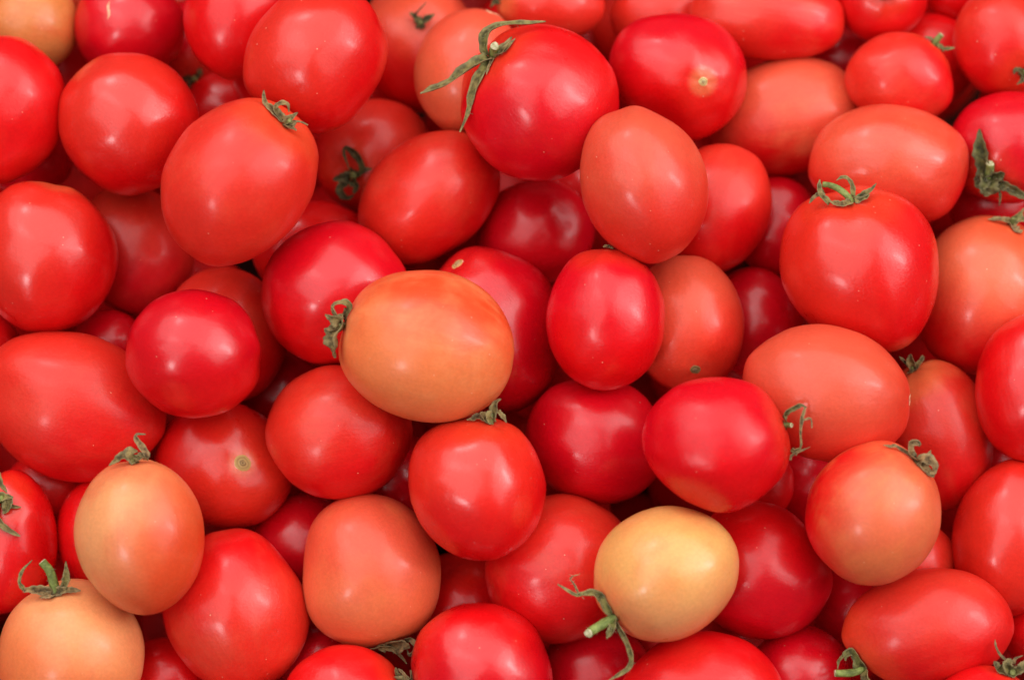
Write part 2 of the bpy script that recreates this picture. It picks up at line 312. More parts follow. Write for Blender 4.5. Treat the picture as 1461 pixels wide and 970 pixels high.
 dict(loc=(-0.01179, -0.05048, 0.04035), axes=(0.02524, 0.0231, 0.0231), ang=100, skin='R', label='round red tomato under the orange oval with dry sepals wedged on top', k=0.00023813, pole=(0.00429, 0.02357), out=[(1.9, 0.973), (40.9, 1.06), (77.1, 1.008), (127.6, 0.947), (174.4, 0.995), (219.9, 0.982), (259.2, 0.997), (293.9, 0.989), (328.8, 1.01)], calyx='wedge', b='S', bd=(-0.3, 0.7, 0.4)),
 dict(loc=(-0.0605, -0.03227, 0.01859), axes=(0.02542, 0.02347, 0.02347), ang=0, skin='S', label='salmon-red round tomato snug below the crimson one left of the orange oval', k=0.00024444, b='R', bd=(0.4, -0.8, 0)),
 dict(loc=(-0.1089, -0.0048, 0.03347), axes=(0.02329, 0.02209, 0.02209), ang=-10, skin='C', label='neat round crimson tomato sitting on top in the left half', k=0.00024013, b='R', bd=(0, -1, 0.0)),
 dict(loc=(-0.10293, 0.00176, -0.0074), axes=(0.02469, 0.02217, 0.02217), ang=100, skin='S', label='salmon tomato showing as a crescent behind the neat round crimson one', k=0.00025198, b='R', bd=(0.3, -0.9, 0)),
 dict(loc=(-0.1022, -0.04456, 0.003), axes=(0.0249, 0.02241, 0.02241), ang=-25, skin='R', label='orange-red tomato with a brownish round stem scar facing out, lower left', k=0.00024896, pole=(0.00921, 0.00199), scar=(0.14, 'brown'), halo='O', b='S', bd=(0.4, -0.3, 0.5)),
 dict(loc=(-0.15326, -0.02339, 0.01252), axes=(0.0325, 0.0256, 0.0256), ang=-15, skin='S', label='large pinkish salmon tomato lying at the left edge below mid height', k=0.0002462, out=[(7.9, 1.0), (42.2, 0.95), (78.1, 0.987), (116.3, 1.017), (149.6, 1.121), (251.8, 1.039), (287.2, 0.999), (328.2, 0.976)], b='R', bd=(0.5, -0.7, 0)),
 dict(loc=(-0.14644, -0.00178, -0.01598), axes=(0.01374, 0.01272, 0.01272), ang=0, skin='C', label='small crimson patch between the left round tomato and the neat crimson one', k=0.00025446),
 dict(loc=(-0.19053, -0.00177, -0.01162), axes=(0.01266, 0.01114, 0.01114), ang=0, skin='R', label='red scrap of tomato at the left edge just above the large pinkish one', k=0.0002532),
 dict(loc=(-0.16594, -0.05368, -0.00749), axes=(0.01663, 0.01462, 0.01462), ang=0, skin='R', label='shaded red tomato below the large pinkish one at left edge', k=0.000252),
 dict(loc=(-0.12541, -0.0663, 0.04788), axes=(0.02666, 0.02147, 0.02147), ang=95, skin='Y', label='upright yellow-orange tomato reddening on its right, twisted dry calyx on top', k=0.00023595, pole=(-0.00118, 0.02619), out=[(2.7, 0.99), (43.3, 0.994), (75.5, 1.02), (132.1, 0.972), (171.3, 0.987), (197.3, 0.989), (229.0, 1.016), (264.0, 1.009), (292.5, 1.013), (327.6, 1.017)], calyx='twist', b='OR', bd=(0.85, -0.5, 0.15), m='SO', ma=0.6),
 dict(loc=(-0.17507, -0.07012, 0.01895), axes=(0.0259, 0.01686, 0.01686), ang=75, skin='R', label='red tomato at the lower left edge with a knotted green calyx', k=0.00024433, pole=(-0.00195, 0.01564), out=[(242.9, 1.088), (270.1, 1.019), (304.2, 0.865), (346.8, 0.858)], calyx='knot'),
 dict(loc=(-0.14545, -0.06797, 0.00924), axes=(0.01977, 0.01532, 0.01532), ang=90, skin='R', label='red tomato mostly hidden behind the upright yellow-orange one', k=0.00024715),
 dict(loc=(-0.15105, -0.10815, 0.03273), axes=(0.02596, 0.025, 0.025), ang=90, skin='Y', label='orange tomato in the bottom left corner with an upright thick green stem', k=0.00024034, pole=(-0.00409, 0.02331), calyx='upright', b='O', bd=(-0.3, -0.6, 0.4), shoulder='Y'),
 dict(loc=(-0.0957, -0.09339, 0.02286), axes=(0.0287, 0.02481, 0.02481), ang=105, skin='S', label='pinkish red egg tomato near the bottom left, narrow end up, freckled', k=0.0002432, out=[(37.1, 0.919), (82.2, 1.032), (188.2, 0.972), (222.2, 0.991), (256.5, 1.001), (298.8, 0.949), (335.6, 1.011), (358.3, 0.976)], b='R', bd=(-0.5, 0.7, -0.1)),
 dict(loc=(-0.07631, -0.07392, -0.00844), axes=(0.01968, 0.01816, 0.01816), ang=60, skin='C', label='dark crimson tomato in the gap left of the boxy salmon one', k=0.00025227),
 dict(loc=(-0.04856, -0.08033, 0.02214), axes=(0.02653, 0.02361, 0.02361), ang=90, skin='SO', label='boxy dull salmon-orange tomato with a shrivelled calyx at its foot', k=0.00024341, pole=(0.00706, -0.02507), out=[(18.0, 1.032), (48.7, 1.112), (87.4, 1.001), (122.4, 1.112), (155.7, 1.027), (197.7, 0.982), (229.8, 1.066), (262.2, 1.02), (304.1, 0.983), (342.4, 0.991)], calyx='shrivel', shoulder='O', b='P', bd=(0, 0.6, 0.2), m='O', ma=0.4),
 dict(loc=(0.01702, -0.08008, 0.01706), axes=(0.02694, 0.02571, 0.02571), ang=20, skin='S', label='red tomato left of the pale yellow one, partly covered by it', k=0.00024488, b='R', bd=(-0.4, -0.6, 0.3)),
 dict(loc=(0.05141, -0.07836, 0.05009), axes=(0.02494, 0.02212, 0.02212), ang=25, skin='YY', label='pale yellow tomato with bristly green calyx and cut stalk at lower left', k=0.00023531, pole=(-0.01812, -0.01459), out=[(8.5, 1.02), (47.5, 1.01), (83.7, 1.004), (119.7, 1.023), (156.5, 0.981), (189.3, 0.984), (225.5, 0.998), (259.2, 0.999), (299.3, 0.992), (337.0, 1.01)], calyx='bristly', b='Y', bd=(0.2, -0.9, 0), ma=0.35),
 dict(loc=(0.08661, -0.07967, 0.02136), axes=(0.02534, 0.02388, 0.02388), ang=-25, skin='C', label='crimson pointed tomato right of the pale yellow one', k=0.00024364, out=[(18.8, 1.004), (51.8, 0.869), (93.4, 0.953), (128.3, 1.001), (267.6, 1.013), (307.4, 0.987), (347.4, 1.012)], b='R', bd=(0, 1, 0)),
 dict(loc=(0.12119, -0.05842, 0.04924), axes=(0.0252, 0.02238, 0.02238), ang=50, skin='SO', label='orange-red shiny tomato with straw-brown shrivelled calyx at upper right', k=0.00023556, pole=(0.01437, 0.01955), out=[(32.2, 1.03), (60.5, 1.016), (95.8, 1.009), (130.8, 0.95), (177.7, 0.907), (214.9, 1.018), (249.2, 1.032), (279.8, 1.018), (311.3, 0.969), (351.2, 0.948)], calyx='straw', b='R', bd=(-0.85, 0.3, -0.45), m='O', ma=0.7, dent=0.05),
 dict(loc=(0.14267, -0.09767, 0.03398), axes=(0.02928, 0.01968, 0.01968), ang=10, skin='S', label='long red-salmon tomato lower right with a bent green stem at its left end', k=0.00023998, pole=(-0.02472, -0.01272), out=[(17.3, 0.95), (61.1, 0.988), (95.0, 1.018), (135.1, 0.999), (174.3, 1.0), (288.9, 1.05), (316.8, 1.079), (346.7, 0.998)], calyx='bent', shoulder='OR', b='R', bd=(0.3, -0.8, 0)),
 dict(loc=(0.17436, -0.06935, 0.01643), axes=(0.02769, 0.0201, 0.0201), ang=80, skin='R', label='pinkish red upright tomato on the right edge in the lower half', k=0.00024507, b='S', bd=(-0.2, 0.1, 0.7)),
 dict(loc=(0.14087, -0.07791, 0.00855), axes=(0.01583, 0.01435, 0.01435), ang=0, skin='S', label='small salmon piece between the orange-red shiny tomato and the right edge one', k=0.00024735),
 dict(loc=(0.12473, -0.0966, -0.00827), axes=(0.01715, 0.01614, 0.01614), ang=40, skin='C', label='dark crimson tomato in the gap left of the long red-salmon one', k=0.00025223),
 dict(loc=(-0.01016, -0.11232, 0.0374), axes=(0.02438, 0.0227, 0.0227), ang=-20, skin='C', label='bright crimson tomato on the bottom edge left of centre beside a tangled dry calyx', k=0.00023899, pole=(-0.0239, 0.00239), out=[(36.8, 0.977), (73.9, 0.986), (107.6, 0.993), (136.9, 1.006), (171.1, 1.037)], b='R', bd=(0, 0.8, 0)),
 dict(loc=(0.06499, -0.12283, 0.03908), axes=(0.02814, 0.02337, 0.02337), ang=0, skin='R', label='glossy red tomato rising from the bottom edge below the pale yellow one', k=0.0002385),
 dict(loc=(0.10045, -0.11775, 0.0156), axes=(0.01913, 0.01766, 0.01766), ang=20, skin='C', label='dark red tomato in shade at the bottom, right of the glossy bottom one', k=0.00024531),
 dict(loc=(0.02962, -0.11824, 0.00668), axes=(0.01983, 0.01785, 0.01785), ang=0, skin='C', label='dark red tomato at the bottom below the bristly calyx of the yellow one', k=0.00024789),
 dict(loc=(-0.05671, -0.12348, 0.03471), axes=(0.02158, 0.0187, 0.0187), ang=-10, skin='R', label='orange-red tomato at the bottom edge with a tangled dry calyx to its right', k=0.00023977, pole=(0.02254, 0.00911), calyx='tangle'),
 dict(loc=(-0.01677, -0.09505, -0.00793), axes=(0.02118, 0.01967, 0.01967), ang=0, skin='R', label='very dark red tomato in the hole left of the covered red one', k=0.00025213, pole=(-0.00353, 0.01488)),
 dict(loc=(0.08614, -0.05126, -0.00074), axes=(0.0145, 0.014, 0.014), ang=0, skin='R', label="red edge of a tomato just right of the glossy crimson one's lower side", k=0.00025004),
 dict(loc=(0.1109, -0.0536, -0.01863), axes=(0.0194, 0.01787, 0.01787), ang=60, skin='C', label='very dark tomato between the large salmon oval and the orange-red shiny one', k=0.00025523),
 dict(loc=(0.17989, -0.0431, -0.0128), axes=(0.01369, 0.01268, 0.01268), ang=0, skin='C', label='crimson sliver at right between two red tomatoes near mid height', k=0.00025354),
 dict(loc=(0.15854, -0.12348, 0.04736), axes=(0.017, 0.01369, 0.01369), ang=0, skin='R', label='red tomato in the bottom right corner with a bristling dry calyx', k=0.0002361, pole=(0.00897, 0.01228), calyx='bristle2'),
 dict(loc=(0.18348, -0.10309, 0.01506), axes=(0.01129, 0.0108, 0.0108), ang=0, skin='R', label='red sliver on the right edge near the bottom right corner', k=0.00024546),
 dict(loc=(-0.12153, -0.11845, 0.01056), axes=(0.0153, 0.01382, 0.01382), ang=0, skin='R', label='dark red tomato in the gap right of the orange corner tomato', k=0.00024677),
 dict(loc=(-0.06858, -0.11326, 0.00311), axes=(0.01543, 0.01394, 0.01394), ang=0, skin='C', label='deep shaded tomato between the pinkish egg and the boxy salmon one', k=0.00024893),
 dict(loc=(0.02224, 0.0587, -0.0462), axes=(0.01527, 0.01369, 0.01369), ang=0, skin='R', label='dark red glimpse of tomato under the right side of the large stalked one', k=0.00026322),
 dict(loc=(0.12528, 0.10638, -0.06258), axes=(0.01554, 0.01393, 0.01393), ang=0, skin='C', label='dark crimson tomato in the gap above the streaked salmon oval', k=0.00026797),
 dict(loc=(-0.19443, 0.05002, -0.04637), axes=(0.01474, 0.01316, 0.01316), ang=0, skin='R', label='dull red scrap at the left edge above the bright rounded one', k=0.00026327),
 dict(loc=(-0.1626, 0.13118, -0.04506), axes=(0.01052, 0.00946, 0.00946), ang=0, skin='P', label='pale pink speck of tomato on the top edge between two larger ones', k=0.00026289),
 dict(loc=(-0.12917, 0.13262, -0.08927), axes=(0.01268, 0.01654, 0.01268), ang=0, skin='OR', label='orange-red strip on the top edge left of the tucked-in red one', k=0.00027571),
 dict(loc=(-0.08703, -0.01946, -0.03303), axes=(0.01712, 0.01556, 0.01556), ang=0, skin='C', label='black-red tomato in the dark crack right of the neat round crimson one', k=0.0002594),
 dict(loc=(-0.04396, -0.05164, -0.00717), axes=(0.01511, 0.01411, 0.01411), ang=0, skin='C', label='black-red tomato in the dark wedge above the boxy salmon one', k=0.00025191),
 dict(loc=(0.15377, 0.12339, -0.0696), axes=(0.01404, 0.01296, 0.01296), ang=0, skin='R', label='dark red tomato in the gap near the top right edge', k=0.00027),
 dict(loc=(-0.05089, 0.10014, -0.08464), axes=(0.01811, 0.01646, 0.01646), ang=60, skin='R', label='shadowed red tomato between the large glossy oval and the salmon one behind', k=0.00027436),
]
FILL = [
 ('edge', (-0.24822, 0.17648, -0.04046), 0.02676, 0.02586, 105),
 ('edge', (-0.15732, 0.1764, -0.04617), 0.02825, 0.02427, 111),
 ('edge', (-0.10803, 0.17588, -0.0376), 0.02791, 0.02562, 108),
 ('edge', (-0.05327, 0.16418, -0.02902), 0.02264, 0.02155, 59),
 ('edge', (-0.0107, 0.17485, -0.0465), 0.02795, 0.02569, 72),
 ('edge', (0.04246, 0.17001, -0.03986), 0.02361, 0.02165, 2),
 ('edge', (0.09021, 0.16593, -0.03728), 0.02741, 0.02415, 66),
 ('edge', (0.18498, 0.17327, -0.04725), 0.02548, 0.02385, 16),
 ('edge', (0.23329, 0.17901, -0.06848), 0.03171, 0.0265, 140),
 ('edge', (-0.23003, 0.12467, -0.02165), 0.02403, 0.02047, 123),
 ('edge', (0.25359, 0.12512, -0.02383), 0.02631, 0.0249, 70),
 ('edge', (-0.2495, 0.08661, -0.01543), 0.02315, 0.02133, 76),
 ('edge', (-0.22271, 0.04931, -0.00733), 0.02509, 0.0212, 160),
 ('edge', (0.24033, 0.04269, -0.00575), 0.02135, 0.01932, 26),
 ('edge', (-0.23938, 0.00371, -0.00351), 0.0278, 0.02357, 54),
 ('edge', (0.22903, 0.00177, -0.01273), 0.02342, 0.02007, 16),
 ('edge', (-0.21367, -0.03956, 0.0002), 0.0275, 0.02299, 90),
 ('edge', (-0.23105, -0.08189, 0.01789), 0.02748, 0.02261, 10),
 ('edge', (0.21835, -0.07926, 0.02255), 0.01943, 0.01865, 149),
 ('edge', (-0.23035, -0.14968, 0.03909), 0.02309, 0.0201, 98),
 ('edge', (-0.18615, -0.15115, 0.02635), 0.02137, 0.01991, 97),
 ('edge', (-0.15294, -0.15834, -0.00122), 0.02524, 0.02419, 85),
 ('edge', (-0.09359, -0.14729, 0.03335), 0.0264, 0.02334, 178),
 ('edge', (-0.06169, -0.15958, 0.00115), 0.02279, 0.02254, 148),
 ('edge', (-0.00574, -0.1535, 0.02686), 0.02277, 0.01886, 141),
 ('edge', (0.08479, -0.15223, 0.00363), 0.02225, 0.02016, 51),
 ('edge', (0.1299, -0.15125, 0.01804), 0.02896, 0.02422, 52),
 ('edge', (0.17251, -0.16328, -0.00425), 0.02645, 0.02227, 152),
 ('edge', (0.21279, -0.15714, 0.02588), 0.02131, 0.02094, 76),
 ('edge', (-0.15699, 0.19545, -0.0909), 0.02796, 0.02433, 169),
 ('edge', (0.05372, 0.1937, -0.07903), 0.02737, 0.02535, 77),
 ('edge', (0.14584, 0.19049, -0.08033), 0.03203, 0.02727, 156),
 ('edge', (0.1819, 0.2008, -0.1169), 0.02655, 0.02246, 17),
 ('edge', (-0.25832, 0.16807, -0.08757), 0.02802, 0.02303, 23),
 ('edge', (-0.2368, 0.18242, -0.13278), 0.0297, 0.02784, 52),
 ('edge', (-0.19427, 0.16256, -0.06637), 0.02346, 0.0208, 101),
 ('edge', (-0.18011, 0.17355, -0.13114), 0.02922, 0.02534, 44),
 ('edge', (-0.10469, 0.16456, -0.08496), 0.02609, 0.02312, 68),
 ('edge', (-0.07858, 0.17585, -0.1277), 0.03143, 0.02838, 82),
 ('edge', (-0.05004, 0.16687, -0.07768), 0.02588, 0.02394, 4),
 ('edge', (-0.01456, 0.17498, -0.11207), 0.02955, 0.02491, 62),
 ('edge', (0.01347, 0.17793, -0.15711), 0.02962, 0.02817, 140),
 ('edge', (0.06733, 0.17233, -0.12124), 0.02548, 0.02365, 33),
 ('edge', (0.11004, 0.17998, -0.1478), 0.03094, 0.0264, 88),
 ('edge', (0.20434, 0.18523, -0.15649), 0.02898, 0.0247, 121),
 ('edge', (0.25564, 0.1718, -0.11727), 0.03198, 0.02684, 96),
 ('edge', (0.29166, 0.15048, -0.15408), 0.03399, 0.02839, 70),
 ('edge', (-0.2585, 0.12066, -0.05495), 0.02464, 0.02457, 59),
 ('edge', (-0.23447, 0.11707, -0.09715), 0.02772, 0.02466, 165),
 ('edge', (0.24657, 0.12241, -0.06894), 0.02306, 0.02075, 101),
 ('edge', (-0.27847, 0.09008, -0.11155), 0.032, 0.02633, 172),
 ('edge', (0.24521, 0.09303, -0.10818), 0.03001, 0.02718, 61),
 ('edge', (-0.25502, 0.06952, -0.05439), 0.02538, 0.02182, 148),
 ('edge', (-0.24768, 0.07676, -0.15235), 0.02624, 0.02442, 170),
 ('edge', (0.23999, 0.06313, -0.0452), 0.02601, 0.02537, 158),
 ('edge', (-0.24273, 0.03625, -0.08327), 0.02511, 0.02227, 139),
 ('edge', (0.25371, 0.04883, -0.13925), 0.02741, 0.02709, 50),
 ('edge', (0.2699, 0.04594, -0.0852), 0.0305, 0.02521, 147),
 ('edge', (-0.26645, 0.02073, -0.122), 0.02813, 0.0246, 12),
 ('edge', (-0.22064, 0.01615, -0.04338), 0.02291, 0.02269, 119),
 ('edge', (0.2202, 0.01932, -0.05798), 0.02893, 0.02476, 7),
 ('edge', (-0.2409, -0.01893, -0.06613), 0.02567, 0.02265, 27),
 ('edge', (0.23426, -0.0113, -0.09376), 0.02593, 0.02355, 126),
 ('edge', (0.25937, -0.01243, -0.0434), 0.02483, 0.02482, 47),
 ('edge', (-0.26892, -0.04436, -0.09723), 0.02844, 0.02487, 153),
 ('edge', (-0.24504, -0.03831, -0.14478), 0.03392, 0.02853, 171),
 ('edge', (0.21081, -0.0367, -0.02818), 0.02323, 0.0225, 99),
 ('edge', (-0.22792, -0.05866, -0.03561), 0.02157, 0.02015, 124),
 ('edge', (0.22749, -0.06505, -0.05657), 0.02095, 0.02053, 93),
 ('edge', (0.24643, -0.061, 0.00348), 0.02057, 0.01924, 41),
 ('edge', (-0.25159, -0.09346, -0.03831), 0.02395, 0.02283, 114),
 ('edge', (-0.23112, -0.09317, -0.08331), 0.02818, 0.02689, 105),
 ('edge', (0.25688, -0.08676, -0.08258), 0.02592, 0.02459, 171),
 ('edge', (-0.25704, -0.12639, -0.10932), 0.02501, 0.02213, 3),
 ('edge', (0.21464, -0.11245, -0.00542), 0.02542, 0.0244, 50),
 ('edge', (0.25225, -0.11468, -0.03783), 0.02572, 0.02537, 139),
 ('edge', (-0.23971, -0.12941, 0.00462), 0.02411, 0.0203, 136),
 ('edge', (-0.22, -0.1412, -0.03412), 0.02876, 0.02438, 47),
 ('edge', (0.22644, -0.13709, -0.07629), 0.03184, 0.02697, 129),
 ('edge', (0.25999, -0.14861, -0.11928), 0.02997, 0.02713, 164),
 ('edge', (-0.24611, -0.16579, -0.06405), 0.02467, 0.02062, 163),
 ('edge', (-0.21747, -0.1772, -0.10111), 0.03013, 0.02605, 54),
 ('edge', (-0.15154, -0.16145, -0.04629), 0.02539, 0.02207, 91),
 ('edge', (-0.12948, -0.16635, -0.08675), 0.02776, 0.0244, 168),
 ('edge', (-0.08963, -0.16364, -0.03126), 0.02195, 0.02084, 45),
 ('edge', (-0.06747, -0.16672, -0.06593), 0.02207, 0.02122, 81),
 ('edge', (-0.03341, -0.16713, -0.03257), 0.02646, 0.02211, 50),
 ('edge', (-0.00429, -0.17198, -0.07105), 0.02876, 0.02493, 173),
 ('edge', (0.02036, -0.16047, -0.00281), 0.0235, 0.02024, 25),
 ('edge', (0.04696, -0.15676, -0.03485), 0.02103, 0.0201, 50),
 ('edge', (0.08564, -0.16582, -0.05781), 0.02637, 0.02595, 172),
 ('edge', (0.13735, -0.16387, -0.03745), 0.02715, 0.0243, 43),
 ('edge', (0.17338, -0.16942, -0.07366), 0.02996, 0.02638, 48),
 ('edge', (0.21567, -0.1722, -0.11042), 0.02551, 0.02192, 114),
 ('edge', (0.22357, -0.16222, -0.017), 0.02583, 0.0234, 90),
 ('edge', (-0.24013, -0.17749, 0.00529), 0.02516, 0.02476, 87),
 ('edge', (-0.24046, -0.20289, -0.14167), 0.03126, 0.02622, 101),
 ('edge', (-0.11331, -0.20128, -0.12326), 0.03107, 0.02782, 148),
 ('edge', (-0.02126, -0.19615, -0.10764), 0.02581, 0.02241, 103),
 ('edge', (0.01608, -0.20334, -0.14158), 0.0312, 0.0266, 1),
 ('edge', (0.16117, -0.19983, -0.1173), 0.02769, 0.02734, 103),
 ('edge', (0.23716, -0.18667, -0.05124), 0.02381, 0.02101, 37),
 ('deep', (-0.12926, 0.17267, -0.15422), 0.03179, 0.02834, 47),
 ('deep', (-0.03081, 0.13806, -0.14792), 0.02816, 0.02754, 141),
 ('deep', (0.18083, 0.12889, -0.09747), 0.0287, 0.0236, 173),
 ('deep', (-0.21327, 0.1237, -0.14138), 0.02771, 0.0257, 154),
 ('deep', (-0.17717, 0.10222, -0.07078), 0.02825, 0.02506, 73),
 ('deep', (-0.14666, 0.11097, -0.11553), 0.02682, 0.02332, 86),
 ('deep', (-0.12609, 0.11668, -0.15966), 0.02568, 0.02547, 39),
 ('deep', (0.00529, 0.11187, -0.07074), 0.02602, 0.02186, 80),
 ('deep', (0.02975, 0.11369, -0.11018), 0.02841, 0.02543, 95),
 ('deep', (0.07072, 0.11094, -0.14098), 0.02955, 0.02609, 113),
 ('deep', (0.12098, 0.11504, -0.15348), 0.02686, 0.02414, 10),
 ('deep', (0.17285, 0.11815, -0.15797), 0.02669, 0.02588, 157),
 ('deep', (0.2376, 0.11484, -0.15345), 0.02779, 0.02342, 164),
 ('deep', (-0.08305, 0.09293, -0.1062), 0.02368, 0.02176, 56),
 ('deep', (-0.00618, 0.08687, -0.1424), 0.03101, 0.02862, 17),
 ('deep', (0.19722, 0.08839, -0.05037), 0.02073, 0.02055, 61),
 ('deep', (-0.1792, 0.07171, -0.10802), 0.02608, 0.02225, 168),
 ('deep', (-0.16363, 0.0636, -0.14992), 0.0244, 0.02245, 95),
 ('deep', (-0.11952, 0.06866, -0.10151), 0.02464, 0.02158, 110),
 ('deep', (-0.0961, 0.06838, -0.14883), 0.032, 0.028, 87),
 ('deep', (0.06542, 0.0693, -0.06419), 0.02345, 0.02247, 28),
 ('deep', (0.11013, 0.06575, -0.0753), 0.02311, 0.02227, 78),
 ('deep', (0.14268, 0.06136, -0.11195), 0.02995, 0.02757, 104),
 ('deep', (0.17439, 0.06514, -0.15218), 0.02479, 0.02299, 170),
 ('deep', (-0.06199, 0.03898, -0.06993), 0.02379, 0.0235, 29),
 ('deep', (-0.00904, 0.04722, -0.06565), 0.02689, 0.02449, 103),
 ('deep', (0.04881, 0.03858, -0.10159), 0.03041, 0.02752, 85),
 ('deep', (0.08096, 0.05069, -0.14158), 0.02854, 0.02409, 58),
 ('deep', (-0.19823, 0.01468, -0.08095), 0.02604, 0.02186, 91),
 ('deep', (-0.17624, 0.01628, -0.11915), 0.02537, 0.02336, 136),
 ('deep', (-0.11901, 0.0131, -0.0587), 0.02353, 0.02044, 142),
 ('deep', (-0.05101, 0.02148, -0.11218), 0.02516, 0.02455, 179),
 ('deep', (-0.02433, 0.02141, -0.152), 0.02716, 0.02301, 25),
 ('deep', (0.03025, 0.02464, -0.14663), 0.02696, 0.02408, 72),
 ('deep', (0.13134, 0.01831, -0.03587), 0.02324, 0.02111, 162),
 ('deep', (0.16129, 0.01321, -0.06869), 0.02422, 0.02235, 83),
 ('deep', (0.2035, 0.01547, -0.12497), 0.02821, 0.02795, 86),
 ('deep', (-0.14591, -0.00104, -0.15581), 0.02734, 0.02702, 31),
 ('deep', (-0.08639, -0.0022, -0.14559), 0.0311, 0.02753, 35),
 ('deep', (0.01471, -0.00339, -0.04529), 0.02817, 0.02549, 93),
 ('deep', (0.07499, -0.00767, -0.05842), 0.02664, 0.02305, 98),
 ('deep', (0.10152, -0.00067, -0.09787), 0.02936, 0.02429, 28),
 ('deep', (0.13666, 0.00256, -0.13249), 0.02573, 0.02292, 14),
 ('deep', (0.24983, -0.00532, -0.15501), 0.03091, 0.02726, 81),
 ('deep', (-0.16009, -0.0232, -0.03912), 0.02361, 0.01995, 43),
 ('deep', (-0.12563, -0.02983, -0.07597), 0.02807, 0.02369, 99),
 ('deep', (-0.01332, -0.02496, -0.07696), 0.0255, 0.02244, 95),
 ('deep', (0.00335, -0.0331, -0.11961), 0.02753, 0.02314, 128),
 ('deep', (0.04271, -0.0296, -0.15046), 0.0295, 0.02484, 180),
 ('deep', (0.18348, -0.02268, -0.15778), 0.03153, 0.02599, 124),
 ('deep', (-0.1832, -0.04162, -0.07356), 0.0252, 0.02467, 69),
 ('deep', (-0.16405, -0.04838, -0.11662), 0.0273, 0.02322, 12),
 ('deep', (-0.06005, -0.05254, -0.04502), 0.03046, 0.02609, 3),
 ('deep', (-0.02733, -0.0525, -0.15218), 0.02929, 0.02496, 9),
 ('deep', (0.07901, -0.05083, -0.07977), 0.02754, 0.02377, 178),
 ('deep', (0.10038, -0.05031, -0.12837), 0.03385, 0.02838, 67),
 ('deep', (0.14433, -0.05002, -0.0415), 0.02589, 0.02148, 38),
 ('deep', (0.17592, -0.04589, -0.07673), 0.02892, 0.02467, 81),
 ('deep', (-0.18093, -0.07751, -0.14947), 0.02444, 0.02276, 29),
 ('deep', (-0.11904, -0.07265, -0.10576), 0.02927, 0.02574, 53),
 ('deep', (-0.10456, -0.07141, -0.15063), 0.0272, 0.02245, 75),
 ('deep', (0.01119, -0.06883, -0.03139), 0.02709, 0.02255, 41),
 ('deep', (0.14631, -0.07053, -0.13863), 0.02505, 0.02336, 26),
 ('deep', (0.19752, -0.08034, -0.1469), 0.03088, 0.02896, 125),
 ('deep', (-0.22849, -0.0963, -0.14181), 0.02831, 0.02733, 57),
 ('deep', (-0.15088, -0.08724, -0.02331), 0.02166, 0.02109, 40),
 ('deep', (-0.05919, -0.0964, -0.06835), 0.02471, 0.02343, 69),
 ('deep', (0.00145, -0.0948, -0.06868), 0.02619, 0.02355, 142),
 ('deep', (0.02263, -0.10124, -0.11025), 0.02729, 0.02381, 142),
 ('deep', (0.0552, -0.0929, -0.14653), 0.0297, 0.02522, 121),
 ('deep', (0.12398, -0.09069, -0.05117), 0.02532, 0.02098, 15),
 ('deep', (0.24907, -0.10521, -0.15437), 0.02906, 0.02905, 84),
 ('deep', (-0.16159, -0.11227, -0.05478), 0.02423, 0.02099, 117),
 ('deep', (-0.12932, -0.12412, -0.11798), 0.02904, 0.02686, 170),
 ('deep', (-0.08032, -0.12883, -0.14166), 0.0297, 0.02694, 112),
 ('deep', (-0.02476, -0.11896, -0.1231), 0.03067, 0.02758, 155),
 ('deep', (0.06017, -0.10733, -0.01889), 0.02314, 0.02216, 33),
 ('deep', (0.08057, -0.11778, -0.05772), 0.02562, 0.02166, 154),
 ('deep', (0.11993, -0.11603, -0.09091), 0.02738, 0.0258, 90),
 ('deep', (0.15024, -0.11861, -0.14977), 0.02805, 0.02312, 74),
 ('deep', (-0.25167, -0.14993, -0.14579), 0.02475, 0.02281, 175),
 ('deep', (-0.17217, -0.14313, -0.14299), 0.02719, 0.02403, 23),
 ('deep', (0.02044, -0.14887, -0.13365), 0.02892, 0.02589, 36),
 ('deep', (0.07976, -0.14318, -0.11419), 0.02889, 0.02737, 39),
 ('deep', (0.19291, -0.1415, -0.1392), 0.02616, 0.02338, 131),
 ('deep', (-0.04167, -0.17402, -0.14317), 0.02599, 0.02278, 151),
 ('deep', (0.05915, -0.17754, -0.15489), 0.02476, 0.02272, 164),
 ('deep', (0.12298, -0.17803, -0.15066), 0.03127, 0.02616, 170),
]
